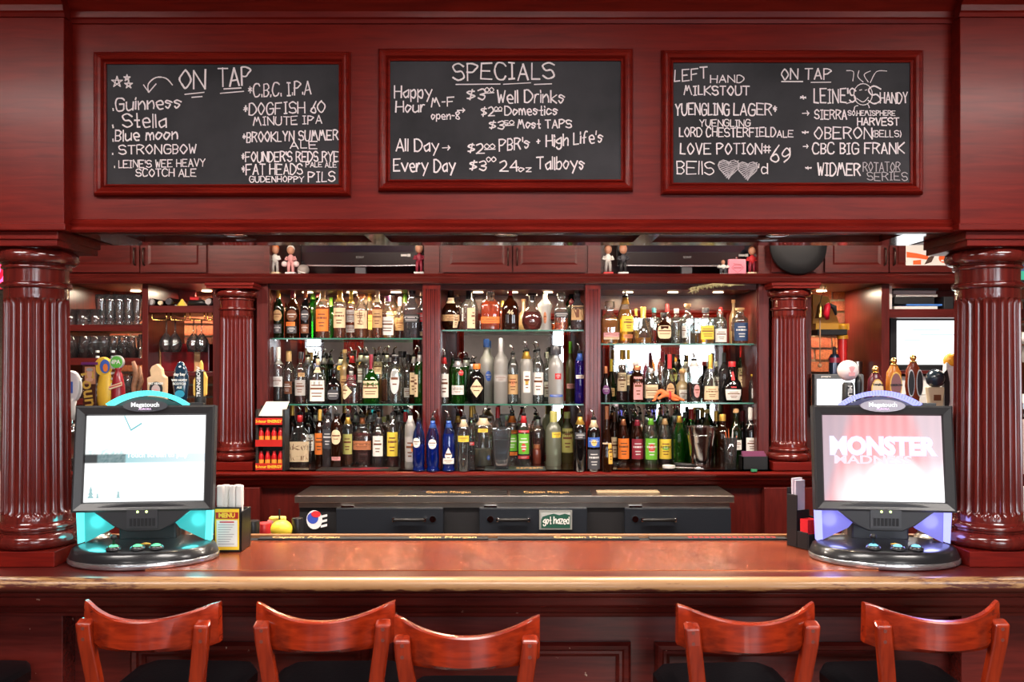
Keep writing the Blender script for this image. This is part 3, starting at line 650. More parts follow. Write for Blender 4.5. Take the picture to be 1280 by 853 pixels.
# under-counter cooler
o = (X(644, 4.45), 4.45, 0)
ck = empty('bottle_cooler', o, 'black under-counter cooler with stainless top behind the bar', 'cooler')
a, b = X(368, 4.45), X(918, 4.45)
MB().box(a, b, 4.45, 4.82, .955, .992).build('steel_top', STEEL, ck, o, bevel=.003)
MB().box(a+.02, b-.02, 4.475, 4.82, 0, .93).build('cabinet', BLACKM, ck, o)
MB().box(a+.02, b-.02, 4.462, 4.49, .930, .956).build('steel_rail', STEEL, ck, o)
DOORB = pm('cooler_door', (.008, .011, .017), .45)
for p, q, hx0, hx1, lx in ((420, 554, 492, 531, 541), (599, 734, 622, 661, 613), (781, 914, 803, 844, 794)):
    d = MB().box(X(p, 4.44), X(q, 4.44), 4.440, 4.474, .12, .93).build('door', DOORB, ck, o, bevel=.003)
    z = Z(650, 4.42)
    MB().tube([(X(hx0, 4.42), 4.438, z), (X(hx0, 4.42), 4.415, z), (X(hx1, 4.42), 4.415, z), (X(hx1, 4.42), 4.438, z)], .009).build('door_handle', BLACK, d, o, smooth=True)
    for h in (hx0, hx1): MB().box(X(h, 4.42)-.006, X(h, 4.42)+.006, 4.408, 4.440, z-.010, z+.010).build('handle_end', CHROME, d, o, bevel=.002)
    MB().lathe([(.016, 4.434), (.016, 4.441)], c=(X(lx, 4.44), 0, z), axis='y', seg=16).build('lock', CHROME, d, o)
    MB().box(X(p+6, 4.44), X(p+22, 4.44), 4.446, 4.470, .934, .942).build('hinge', CHROME, ck, o)
# sticker and small sign on the cooler
Ds = 4.437; t = empty('helmet_sticker', W(397, 654, Ds), 'red, white and blue helmet-shaped sticker on the black cooler', 'sticker')
def blob(poly, mat, par, y, org, name='patch'):
    m = MB(); m.add([(X(px, Ds), y, Z(py, Ds)) for px, py in poly], [tuple(range(len(poly)))]); m.build(name, mat, par, org)
oo = tuple(t.location)
el = lambda cx, cy, a, b, a0=0, a1=360: [(cx+a*cos(radians(a0+(a1-a0)*i/18)), cy+b*sin(radians(a0+(a1-a0)*i/18))) for i in range(18)]
blob(el(393, 650, 10, 12), pm('sticker_white', (.75, .75, .78), .5), t, Ds, oo)
blob(el(391, 648, 7, 7), pm('sticker_blue', (.04, .08, .45), .5), t, Ds-.001, oo)
blob(el(395, 643, 6, 4), pm('sticker_red', (.6, .03, .04), .5), t, Ds-.002, oo)
for k in range(3):
    blob([(401, 645+k*6), (409, 643+k*6), (409, 646+k*6), (401, 648+k*6)], MATS['sticker_white'], t, Ds-.001, oo)
t = empty('small_sign', W(694.5, 650, Ds), 'small green sign reading got hazed on the cooler door', 'sign'); oo = tuple(t.location)
MB().box(X(674, Ds), X(715, Ds), 4.430, 4.439, Z(662, Ds), Z(638, Ds)).build('sign_border', pm('silver_border', (.5, .52, .5), .3, .6), t, oo)
MB().box(X(676.5, Ds), X(712.5, Ds), 4.428, 4.431, Z(660, Ds), Z(640.5, Ds)).build('sign_face', pm('sign_green', (.01, .07, .045), .5), t, oo)
MB().add([(X(a_, Ds), 4.4275, Z(b_, Ds)) for a_, b_ in ((676.5, 640.5), (712.5, 640.5), (712.5, 644), (706, 642), (699, 644), (692, 642), (684, 644), (678, 646), (676.5, 650))], [tuple(range(9))]).build('sign_edge', pm('sign_grey', (.4, .42, .42), .5), t, oo)
m = MB(); S_, w_ = strokes('got hazed'); k = 32*Ds/F/w_
for P in S_: ribbon(m, [(X(679, Ds)+p[0]*k, Z(654.5, Ds)+p[1]*k*1.5) for p in P], .005, 4.4265)
m.build('lettering', WHITE, t, oo)
# mats and clutter on the cooler top
bar_mat(X(500, 4.55), X(634, 4.55), 4.47, 4.60, .992, (560,), 'black printed mat on the steel cooler top, left one', 4.5, .100)
bar_mat(X(638, 4.55), X(738, 4.55), 4.47, 4.60, .992, (683,), 'black printed mat on the steel cooler top, right one', 4.5, .100)
tag(MB().box(X(745, 4.6), X(822, 4.6), 4.53, 4.60, .992, 1.000).build('cutting_board', pm('tan_plastic', (.45, .33, .2), .5), None, (X(783, 4.6), 4.56, .992), bevel=.002), 'thin tan board lying on the right of the steel cooler top', 'board')

# ================================================================ bottles
def gm(name, tint, dcol=None, df=0.0, rough=.04, base=.06, top=.7):
    if name in MATS: return MATS[name]
    m = glassm(name, tint, base, rough)
    N, L = m.node_tree.nodes, m.node_tree.links
    for n in N:
        if n.type == 'MAP_RANGE': n.inputs[4].default_value = top
    if df:
        out = [n for n in N if n.type == 'OUTPUT_MATERIAL'][0]; mixs = [n for n in N if n.type == 'MIX_SHADER'][0]; tr = [n for n in N if n.type == 'BSDF_TRANSPARENT'][0]
        d = N.new('ShaderNodeBsdfDiffuse'); d.inputs[0].default_value = (*dcol, 1); tl = N.new('ShaderNodeBsdfTranslucent'); tl.inputs[0].default_value = (*dcol, 1)
        a = N.new('ShaderNodeMixShader'); a.inputs[0].default_value = .5; L.new(d.outputs[0], a.inputs[1]); L.new(tl.outputs[0], a.inputs[2])
        b = N.new('ShaderNodeMixShader'); b.inputs[0].default_value = df; L.new(tr.outputs[0], b.inputs[1]); L.new(a.outputs[0], b.inputs[2])
        L.new(b.outputs[0], mixs.inputs[1])
    return m
GL = {'c': gm('bottle_clear', (.90, .93, .92), (.7, .75, .75), .04, base=.10, top=.8), 'g': gm('bottle_green', (.10, .42, .09), (.02, .22, .02), .2), 'G': gm('bottle_dark_green', (.02, .10, .03), (.008, .03, .008), .5),
 'b': gm('bottle_brown', (.16, .05, .015), (.05, .014, .005), .5), 'B': gm('bottle_blue', (.42, .60, .97), (.03, .14, .70), .06), 'I': gm('bottle_indigo', (.06, .03, .60), (.03, .01, .40), .4),
 'f': gm('bottle_frosted', (.6, .6, .6), (.62, .60, .57), .72, .35), 'k': gm('bottle_black', (.01, .01, .012), (.008, .008, .009), .85), 't': gm('bottle_tan', (.3, .2, .1), (.50, .33, .15), .85, .3),
 's': gm('bottle_smoke', (.45, .42, .45), (.16, .15, .17), .35), 'o': gm('bottle_olive', (.30, .28, .08), (.16, .14, .05), .6, .2), 'w': gm('bottle_white', (.5, .5, .5), (.82, .82, .82), .92, .2), 'y': gm('bottle_greenfrost', (.45, .48, .38), (.36, .38, .28), .65, .3)}
LQ = {'a': gm('liquid_amber', (.85, .30, .03), (.70, .20, .02), .35), 'y': gm('liquid_gold', (.95, .55, .06), (.85, .42, .04), .35), 'r': gm('liquid_red', (.55, .04, .015), (.35, .02, .01), .45), 'd': gm('liquid_dark', (.16, .025, .015), (.07, .010, .008), .6),
 'C': gm('liquid_cream', (.5, .5, .4), (.62, .58, .42), .8), 'g': gm('liquid_green', (.25, .8, .05), (.12, .55, .03), .35), 'w': gm('liquid_clear', (.90, .92, .92), (.8, .8, .8), .03), 'o': gm('liquid_orange', (.95, .25, .02), (.85, .16, .02), .4), 'B': gm('liquid_blue', (.05, .2, .9), (.02, .12, .7), .4)}
LC = {'cream': (.72, .56, .36), 'white': (.78, .76, .72), 'tan': (.48, .30, .14), 'gold': (.70, .42, .08), 'yellow': (.75, .55, .06), 'orange': (.80, .20, .03), 'red': (.55, .025, .03), 'maroon': (.25, .02, .04), 'black': (.015, .014, .016), 'grey': (.40, .38, .37),
 'green': (.13, .42, .03), 'olive': (.42, .40, .12), 'blue': (.05, .13, .5), 'navy': (.02, .05, .13), 'copper': (.60, .22, .10), 'pink': (.65, .30, .30), 'silver': (.6, .6, .6), 'purple': (.14, .04, .16), 'brown': (.15, .05, .02), 'charcoal': (.05, .05, .06), 'teal': (.04, .2, .25)}
def lm(c): return pm('label_'+c, LC[c], .55)
def km(c): return pm('cap_'+c, LC[c], .3, metal=.6 if c in ('gold', 'silver', 'copper') else 0, coat=.3)
CORK = pm('cork', (.52, .30, .14), .8, var=.25, vscale=60)
SH = {  # (radius, height) fractions, squareness, depth ratio
 'std': ([(.90, 0), (1, .02), (1, .56), (.95, .62), (.72, .69), (.46, .74), (.36, .79), (.34, 1)], 2, 1),
 'tall': ([(.92, 0), (1, .015), (1, .60), (.95, .66), (.78, .71), (.5, .755), (.38, .80), (.35, 1)], 2, 1),
 'sq': ([(.95, 0), (1, .02), (1, .55), (.92, .61), (.62, .67), (.40, .72), (.36, 1)], 5, .9),
 'squat': ([(.94, 0), (1, .03), (1, .40), (.95, .48), (.72, .56), (.42, .62), (.26, .68), (.24, 1)], 4, .8),
 'round': ([(.55, 0), (.82, .05), (1, .20), (1, .34), (.86, .48), (.55, .58), (.34, .64), (.30, 1)], 2, .8),
 'flask': ([(.92, 0), (1, .04), (1, .46), (.94, .55), (.66, .62), (.34, .66), (.27, .72), (.26, 1)], 3, .6),
 'cone': ([(1, 0), (1, .20), (.93, .34), (.70, .50), (.44, .62), (.30, .72), (.27, 1)], 2, 1),
 'wine': ([(.95, 0), (1, .015), (1, .56), (.92, .64), (.62, .72), (.40, .77), (.36, 1)], 2, 1),
 'jug': ([(.92, 0), (1, .02), (1, .50), (.94, .54), (.66, .66), (.42, .75), (.33, .82), (.31, 1)], 2, 1),
 'apoth': ([(.94, 0), (1, .03), (1, .60), (.94, .70), (.62, .77), (.46, .80), (.44, 1)], 2, 1),
 'bell': ([(1, 0), (.95, .05), (.84, .30), (.88, .48), (1, .56), (1, .62), (.62, .70), (.34, .76), (.30, 1)], 2, 1),
 'blue': ([(1, 0), (1, .05), (.90, .07), (.92, .10), (1, .13), (1, .56), (.84, .65), (.48, .74), (.34, .82), (.31, 1)], 2, 1)}
def cut(pr, t):
    out = []
    for i, (r, h) in enumerate(pr):
        if h <= t: out.append((r, h))
        else:
            r0, h0 = pr[i-1]; k = (t-h0)/(h-h0); out.append((r0+(r-r0)*k, t)); break
    return out
def rad_at(pr, t): return cut(pr, t)[-1][0]
def patch(mb, shape, R, h, u0, u1, t0, t1, mode, off, mi, cu=0, n=8):
    """curved label on the viewer's side: u = angle share (-1..1), t = height share"""
    pr, q, dy = SH[shape]; vs = []; fs = []
    for i in range(n+1):
        u = u0+(u1-u0)*i/n; e = 2*i/n-1
        hh = 1.0 if mode == 'r' else sqrt(max(0, 1-e*e)) if mode == 'o' else 1-abs(e)
        for s in (-1, 0, 1):
            t = (t0+t1)/2+(t1-t0)/2*hh*s; r = rad_at(pr, min(max(t, 0), 1))*R+off
            a = -pi/2+(u+cu)*radians(66); ca, sa = cos(a), sin(a)
            vs.append((r*abs(ca)**(2/q)*(1 if ca > 0 else -1), r*dy*abs(sa)**(2/q)*(-1), t*h))
    for i in range(n):
        for s in (0, 1): a = i*3+s; fs.append((a, a+3, a+4, a+1))
    mb.add(vs, fs, mi)
BN = {}
def bottle(x, y, z, R, h, shape, glass, liq, fill, labs, cap, capc, label, group, text=None, cap0=None, turn=0):
    pr, n, dy = SH[shape]
    t = empty('liquor_bottle', (x, y, z), label, 'bottle', group, rz=turn)
    top = {'pour': .84, 'foil': .95, 'long': .95, 'cap': .90, 'cork': .92, 'ball': .84, 'flat': .93, 'stop': .86, 'none': 1}[cap]
    g = cut(pr, top); seg = 20 if R > .03 else 14
    MB().lathe([(r*R, hh*h) for r, hh in g], seg=seg, n=n, dy=dy, close=False).lathe([(.02*R, .012*h), (g[0][0]*R*.98, 0)], seg=seg, n=n, dy=dy, close=False).build('glass_body', GL[glass], t, smooth=True)
    if liq != '-':
        q = cut(pr, max(.05, fill)); q = [(max(r*R-.0028, .002), max(hh*h, .006)) for r, hh in q]
        MB().lathe(q, seg=14, n=n, dy=dy).build('liquor', LQ[liq], t, smooth=True, edge=True)
    for lab in labs:
        col, mode, t0, t1, uw = lab[:5]; cu = lab[5] if len(lab) > 5 else 0
        m = MB(); patch(m, shape, R, h, -uw, uw, t0, t1, mode, .0008, 0, cu)
        dark = sum(LC[col]) > .9; ink = 'brown' if dark else 'silver'
        if not (text and lab is labs[0]):
            for k, (a_, w_) in enumerate(((.76, .5), (.60, .72), (.38, .42), (.24, .34))):
                if mode != 'r' and k in (0, 3): continue
                tt = t0+(t1-t0)*a_; th = (t1-t0)*(.05 if k != 1 else .09)
                patch(m, shape, R, h, -uw*w_, uw*w_, tt-th/2, tt+th/2, 'r', .0013, 1, cu, 4)
        else:
            rows = text.split('|')
            for ri, rt in enumerate(rows):
                S_, w_ = strokes(rt, .08); hh_ = (t1-t0)/len(rows)*.6; tb = t1-(t1-t0)*(ri+.82)/len(rows)
                for P in S_:
                    for i in range(len(P)-1):
                        for j in range(1):
                            (ua, va), (ub, vb) = P[i], P[i+1]; f_ = lambda u, v: (cu-uw*.8+1.6*uw*u/w_, tb+hh_*v/6)
                            (u1, v1), (u2, v2) = f_(ua, va), f_(ub, vb); r = rad_at(pr, (t0+t1)/2)*R+.0014
                            pt = lambda u, v, du=0, dv=0: (r*abs(cos(-pi/2+(u+du)*radians(66)))**(2/n)*(1 if u+du > 0 else -1), -r*dy*abs(sin(-pi/2+(u+du)*radians(66)))**(2/n), (v+dv)*h)
                            e_ = .022*uw; m.add([pt(u1, v1, -e_), pt(u2, v2, -e_), pt(u2, v2, e_, .004), pt(u1, v1, e_, .004)], [(0, 1, 2, 3)], 1)
            if LC[col] == LC['black']: ink = 'white'
        m.build('paper_label', [lm(col), lm(ink)], t)
    r = rad_at(pr, top)*R
    if cap in ('foil', 'long', 'cap', 'stop'):
        c0 = {'foil': .80, 'long': .70, 'cap': .87, 'stop': .84}[cap]; k = {'foil': 1.06, 'long': 1.06, 'cap': 1.18, 'stop': 1.5}[cap]
        rr = max(rad_at(pr, c0)*R, r); MB().lathe([(rr*k+.0004, c0*h), (r*k+.0004, (c0+.03)*h), (r*k+.0004, .985*h), (r*k*.9, h)], seg=14).build('cap' if cap != 'foil' else 'capsule', km(capc) if cap != 'stop' else (GL['c'] if capc == 'silver' else km(capc)), t, smooth=True, edge=True)
    elif cap == 'cork':
        MB().lathe([(r*.8, .88*h), (r*.8, .93*h), (r*1.3, .93*h), (r*1.3, .99*h), (r*1.2, h)], seg=14).build('stopper', CORK if capc == 'cork' else km(capc), t, smooth=True, edge=True)
        if capc == 'cork': pass
    elif cap == 'flat':
        MB().lathe([(r*1.02, .80*h), (r*1.02, .93*h), (r*1.75, .935*h), (r*1.75, .985*h), (r*1.6, h)], seg=16).build('stopper', km(capc), t, smooth=True, edge=True)
    elif cap == 'ball':
        MB().sphere((0, 0, .91*h), .10*h, 12, 8).build('ball_stopper', CORK if capc == 'cork' else (GL['c'] if capc == 'silver' else km(capc)), t, smooth=True)
    elif cap == 'pour':
        if capc != 'black': MB().lathe([(rad_at(pr, .72)*R*1.04+.0005, .72*h), (r*1.05+.0005, .80*h), (r*1.05+.0005, .838*h)], seg=12).build('neck_band', km(capc), t, smooth=True)
        MB().lathe([(r*1.02, .838*h), (r*1.12, .85*h), (r*1.12, .875*h), (r*.6, .89*h)], seg=12).build('stopper', BLACK, t, smooth=True, edge=True)
        a_ = random.choice((-1, -1, 1)); q = .16*h; zz = .895*h
        MB().tube([(0, 0, zz), (0, 0, zz+q*.30), (a_*.006, -.004, zz+q*.52), (a_*.018, -.008, h)], [.0062, .0058, .0052, .0042], 8).build('pour_spout', CHROME, t, smooth=True)
    return t
ORD = ['', 'first', 'second', 'third', 'fourth', 'fifth', 'sixth', 'seventh', 'eighth', 'ninth', 'tenth', '11th', '12th', '13th', '14th', '15th', '16th', '17th', '18th', '19th', '20th', '21st', '22nd', '23rd', '24th', '25th', '26th', '27th', '28th', '29th', '30th']
def parse_labs(s):
    out = []
    if s == '-': return out
    for q in s.split('+'):
        p = q.split(','); out.append((p[0], p[1], float(p[2]), float(p[3]), float(p[4])) + ((float(p[5]),) if len(p) > 5 else ()))
    return out
PLACED = []
def shelf(table, zb, fr, bk, where, group, basey=None):
    rows = [l.split('|') for l in table.strip().split('\n') if l.strip()]
    rec = []
    for r in rows:
        f = r[0].split(); rec.append((float(f[0]), float(f[1]), float(f[2]), f[3], f[4], f[5], float(f[6]), f[7], f[8], f[9], f[10], r[1].strip(), r[2].strip().replace('/', '|') if len(r) > 2 else None))
    rec.sort(key=lambda q: q[0]); used = PLACED; order = {}; cnt = {}
    for q in rec:
        sec = ('left' if q[0] < 532 else 'middle' if q[0] < 745 else 'right') if basey else ''
        cnt[sec] = cnt.get(sec, 0)+1; order[id(q)] = (cnt[sec], sec)
    for q in sorted(rec, key=lambda q: 'fmb'.find(q[10][0])):
        px, w, ty, shp, gl, lq, fill, labs, cap, cc, row, desc, text = q
        if basey: Dn = (EYE-zb)*F/(float(row[1:] or {'f': 589, 'm': 583, 'b': 577}[row[0]])-450)
        else: Dn = {'f': fr, 'm': (fr+bk)/2, 'b': bk}[row[0]]
        best = None; dy = SH[shp][2]
        for k in range(0, 34):
            for s in (1, -1):
                D = Dn+s*k*.01
                if D < fr-.005 or D > bk+.025: continue
                R = w/2*D/F; x = X(px, D)
                if all(((x-a)**2+((D-b_)*1.0)**2)**.5 > (R+c)*1.0+.001 or zz != zb for a, b_, c, zz in used): best = (x, D, R); break
            if best: break
        if not best:
            D = Dn; x = X(px, D); R = w/2*D/F
            bestv = -9
            for k in range(int((bk+.02-fr)/.01)+1):
                D_ = fr+k*.01; x_ = X(px, D_); v = min([((x_-a)**2+(D_-b_)**2)**.5-c for a, b_, c, zz in used if zz == zb] or [1])
                if v > bestv: bestv = v; D, x = D_, x_
            R = max(.010, min(R, bestv-.001))
        else: x, D, R = best
        used.append((x, D, R, zb))
        h = (EYE-(ty-450)*D/F)-zb
        bottle(x, D, zb, R, h, shp, gl, lq, fill, parse_labs(labs), cap, cc, '%s, %s from left on %s' % (desc, ORD[order[id(q)][0]], where % order[id(q)][1] if basey else where), group, text)
# columns: x width top-row shape glass liquid fill labels cap capcolour row | look | text
shelf('''
348 13.5 360 std G d .6 tan,o,.34,.56,.8+charcoal,r,.10,.28,.7 foil gold f | dark whiskey bottle with gold-edged oval label
354 12 361 std b d .6 - foil tan b | dark bottle with tan neck
366 16 360 std b r .6 brown,o,.34,.56,.8+orange,r,.24,.32,.8,-.3+charcoal,r,.10,.24,.7 foil maroon f | red-brown whiskey bottle with oval label
382 13 360 std k d .6 charcoal,o,.34,.56,.8+brown,r,.10,.28,.7 foil copper f | black whiskey bottle with copper neck
391 15 362 std g - 0 - foil green b | plain green bottle, half hidden
398 13 357 wine G - 0 - long maroon b | dark green bottle with maroon neck foil
403.5 17.5 356 std c a .58 orange,r,.13,.54,.9 long tan f | amber bottle with big orange label
414 12 372 std g - 0 - foil green b | bright green bottle sliver
425 16 358 tall c a .5 cream,r,.20,.58,.95 long gold f | bottle with tall cream label and gold neck
439 12.5 360 std c a .62 grey,r,.32,.56,.9+grey,r,.12,.26,.9 long yellow f | slim bottle with grey labels and yellow neck
451.5 17.5 368 apoth c a .6 cream,r,.22,.62,.95 cork copper f | round-shouldered bottle with brush characters | *#/%*
462 13 364 std c a .6 gold,r,.2,.5,.9 foil gold b | amber bottle with gold label, half hidden
472 14 358 std c a .6 tan,r,.2,.55,.9 long cream f | amber bottle with long cream neck seal
484.5 18 370 sq c y .35 white,r,.08,.50,.75 cap purple f | clear bottle with ornate white label
490.5 15 361 tall c a .6 cream,r,.2,.55,.9 cap navy b | cream-labelled bottle with dark blue cap
506 13 367 std c y .55 tan,r,.2,.5,.9 foil green b | amber bottle with green cap
515 20 359 sq s d .4 black,r,.30,.46,1 cap black f | square bottle with black slanted label
500 12 372 std c r .5 tan,r,.2,.5,.9 foil silver m | amber bottle with plain tan label
528 12 362 sq s r .4 red,r,.34,.52,1+cream,r,.06,.14,1 cap cream f | square bottle with red band label
''', 1.803, 5.055, 5.30, "left bay's top shelf", 'bottles on the top shelf of the left bay')
shelf('''
348 15 434 tall c d .30 silver,r,.30,.48,.8 long white f | tall clear bottle with white neck wrap
361 17 439 wine c d .40 brown,r,.18,.42,.6 foil cork_ f | clear bottle with brown label, half dark
376 14.5 440 tall c r .2 grey,r,.16,.46,.9+tan,r,.52,.60,.5,.3 cap black f | grey-labelled bottle with tan hang tag
385 15 436 tall s d .3 black,r,.72,.8,.6 pour silver b | clear bottle with black neck seal and spout
397.5 19 438 squat c r .10 white,r,.05,.44,.95+cream,r,.58,.68,.6 pour cream f | broad bottle with large white label
404 13 437 tall G - 0 - pour silver b | dark green bottle with spout
417.5 17.5 455 squat k d .4 charcoal,o,.1,.36,.6 pour black f | short black decanter with spout
426 14 439 tall c w .4 gold,o,.62,.72,.6 pour white b | bottle with gold disc on its neck
431 12 437 std t - 0 tan,r,.2,.5,.8 cork tan b | pale wooden-looking bottle
439 20 456 squat c r .30 cream,o,.12,.50,.5,-.45 pour silver f | cut glass decanter with cream oval label
440 14 434 std r_ - 0 maroon,r,.3,.5,.8 pour red b | bottle with red neck
451 15 433 tall c a .4 silver,r,.35,.6,.8 pour silver b | clear bottle with silver-white label
459 13 434 tall c a .3 - pour silver b | plain clear bottle with spout
464 20 443 apoth_ - 0 cream,r,.12,.46,.95 long maroon f | round-shouldered green bottle, cream label
473 14 433 tall c y .4 cream,r,.5,.72,.9 pour black b | clear bottle with cream shoulder label
484 14 433 std c a .4 - pour silver b | clear bottle with bent spout
494.5 21 443 apoth c w .5 silver,o,.20,.72,.5 flat black f | wide clear cylinder bottle with silver arch emblem
500.5 13 439 std c y .4 - cap black b | clear bottle with black cap
510 12 443 std c w .5 grey,r,.1,.3,.7 cap black b | clear slim bottle with black cap
517.5 12 435 wine b a .4 cream,r,.15,.55,.8 pour silver m | bottle with narrow cream label
524.5 13 432 wine g - 0 cream,r,.12,.50,.5,-.7 pour silver f | dark green bottle with silver spout
'''.replace('cork_', 'tan').replace('std r_ -', 'std b -').replace('apoth_ - 0', 'squat g - 0'), 1.428, 5.055, 5.30, "left bay's middle shelf", 'bottles on the middle shelf of the left bay')
shelf('''
555.6 12 436 std c w .5 white,r,.12,.54,.9 pour red f | slim clear bottle with white and red label
566 11 440 std g - 0 - pour black b | green bottle with spout, half hidden
572.5 17 441 apoth g - 0 white,r,.18,.36,.9+red,o,.55,.66,.4,.5 pour silver f | bright green bottle with red wax seal
582 14 440 apoth g - 0 - pour silver b | pale green bottle with spout
589.5 12 446 std c w .5 - pour silver b | plain clear bottle with spout
596 18.5 455 apoth k - 0 cream,d,.16,.62,.85 cap orange f | squat black bottle with diamond cream label
609 12 432 tall f - 0 - long white b | frosted bottle hidden behind its twin
608 17.5 424 tall f - 0 blue,o,.34,.50,.4,.3 cap blue m | frosted bottle with blue neck and blue print
626 17.5 423 tall f - 0 grey,r,.34,.44,.85 long silver f | tallest frosted bottle with grey lettering
641 14 432 tall c w .5 tan,r,.16,.50,.95+copper,o,.30,.42,.4 pour black f | clear bottle with tan label and copper dot
658.5 15.5 427 tall f C .5 white,r,.18,.52,.5+gold,o,.30,.40,.25 pour gold f | cream frosted bottle with gold neck band
672.5 16 427 std c w .5 white,r,.14,.50,.8 pour black f | clear bottle with plain white label
684 11 440 std c w .4 white,r,.1,.4,.8 cap white b | clear bottle with white label, half hidden
695 19.5 432 apoth f - 0 red,r,.42,.52,.35,.2+blue,r,.12,.16,.8 stop charcoal f | square-shouldered frosted bottle with red print
713 11.5 427 wine o - 0 pink,r,.22,.30,.8 foil green b | dark olive bottle with green neck
725 13 430 apoth I - 0 white,r,.42,.48,.8 pour blue f | deep blue bottle with white print
''', 1.428, 5.055, 5.30, "middle bay's middle shelf", 'bottles on the middle shelf of the middle bay')
shelf('''
563.5 24 357 round b d .5 tan,r,.20,.34,1+cream,r,.05,.34,.28,.55+cream,r,.60,.72,1 cap black f | round brown bottle with tan hang tag
571.5 14 365 apoth c r .4 - cork cork b | bottle with black neck and cork
586 18 358 sq c r .22 cream,r,.04,.50,.36,.35+white,r,.2,.5,.25,-.6 long black f | square bottle with cream strip label
591 13 364 std c r .4 - cork cork b | small bottle with cork
613 24.5 358 sq c o .66 orange,r,.15,.30,.9 cork red f | wide orange-red bottle with red and orange cap
616 13 358 std c a .5 - cap cream b | bottle with pale cap, behind the orange one
628 11 376 std c o .7 - foil gold b | small amber bottle
638 21 351 squat b d .45 - long red f | dark bottle dipped in red wax, numbered 46
654.5 15 374 round t - 0 - cork cork b | pale gold frosted bottle
665 25.5 367 round c r .5 - flat black f | round decanter half full of amber spirit
681 18 361 bell w - 0 copper,o,.16,.44,.22 cap black f | bright white bell-shaped bottle with rust mark
701.5 17.5 366 sq c a .30 black,r,.33,.48,.9 stop silver f | black-banded square bottle with glass stopper
714 15 360 std G - 0 maroon,o,.6,.75,.5 cap black b | dark green bottle with maroon mark
722 17 361 sq s a .34 tan,r,.24,.58,.9 cap black f | square bottle with tan label in large capitals | KNOB
''', 1.850, 5.055, 5.30, "middle bay's top shelf", 'bottles on the top shelf of the middle bay')
shelf('''
762 23 377 sq c y .58 pink,r,.16,.26,.7,.3+cream,r,.10,.155,.7,.3 stop silver f | square gold decanter with large glass stopper
781.5 20 361 jug c y .62 yellow,r,.22,.50,.75,.3+copper,r,.10,.17,.6,.3 pour gold f | tall gold bottle with yellow label
795 10 386 std c y .4 - foil gold b | thin clear bottle with gold neck
804 22.5 384 cone c y .16 - long gold f | cut clear bottle with conical gold neck
811 9 398 std b r .4 - cap black b | small dark red bottle
817.5 13 385 std c r .4 - cap teal b | bottle with teal cap
829.5 18 391 sq b d .5 cream,o,.16,.58,.85 cap black f | brown square bottle with round cream label
834 13 380 std c o .4 white,r,.3,.6,.8 foil red b | bottle with red cap and white neck
845.5 14.5 386 tall c w .6 - cap silver f | tall clear bottle with square lines
859.5 19 380 std c w .5 white,r,.15,.45,.3,-.6 cork cork f | ribbed clear bottle with wood stopper
871 8 412 std c y .6 - cap gold m | miniature amber bottle
882 19.5 385 sq c y .3 yellow,r,.12,.50,.55,.1 cap charcoal f | clear bottle with yellow arched label
900 17.5 388 apoth c w .5 white,r,.05,.44,.8 ball silver f | clear bottle with white label and round stopper
901 12 384 std c w .5 - foil red b | clear bottle with red neck, half hidden
917 11 375 std t - 0 brown,r,.3,.5,.8 cork cork b | tall thin brown bottle
925 20 385 apoth c a .2 navy,r,.08,.58,.85 cork cork f | clear bottle with dark blue label and cork
''', 1.772, 5.055, 5.30, "right bay's top shelf", 'bottles on the top shelf of the right bay')
shelf('''
757 16 458 cone k d .5 purple,o,.22,.48,.6 foil copper f | dark conical bottle with purple oval label
764 12 449 cone G - 0 tan,r,.1,.3,.6 long yellow b | bottle with yellow foil neck
777 14 437 jug c r .3 cream,r,.2,.55,.8 foil gold m | pale bottle with gold cap, red dot label
785.5 14 437 jug c d .5 cream,r,.3,.5,.8 foil gold b | pale twin bottle with gold cap
796.5 19 457 apoth b d .7 pink,r,.08,.70,.55 cap copper f | brown bottle with tall pink label
813.5 17 461 sq c d .1 cream,r,.12,.52,.8 cap silver f | boxy clear bottle with cream label
828 13 440 jug c d .35 - foil maroon m | clear sloping bottle, dark below
837 18 443 cone c d .25 tan,o,.12,.40,.55 long red f | flared bottle with flowered label and red neck
841 12 443 std G - 0 olive,o,.4,.7,.8 cap black b | bottle with green oval label
853 19 461 round t - 0 white,r,.06,.36,.5 ball cork m | squat tan bottle with wooden ball stopper
857 12 443 tall c w .4 white,r,.60,.76,.8 pour white b | clear bottle with white neck and black band
867.5 18 441 tall c d .38 pink,o,.10,.36,.4,.2 pour white f | bottle with white neck and pink ribbon
888 21 443 cone c a .14 cream,r,.06,.34,.85 long gold f | broad bottle with square cream label, gold neck
895 11 452 std c w .5 white,r,.3,.6,.8 cap white b | clear bottle with white label behind
905 13 441 wine s d .3 - foil charcoal b | smoky bottle with dark cap
915 25 452 round k - 0 white,r,.06,.32,.75+red,r,.36,.75,.24 cap red f | round dark bottle with red ribbon
927 13 433 wine G - 0 cream,r,.25,.60,.8 foil red b | dark green wine bottle with red cap
941.5 11 468 apoth c w .9 silver,r,.15,.5,.5 cork yellow f | small silver bottle with yellow cap
''', 1.436, 5.055, 5.30, "right bay's middle shelf", 'bottles on the middle shelf of the right bay')
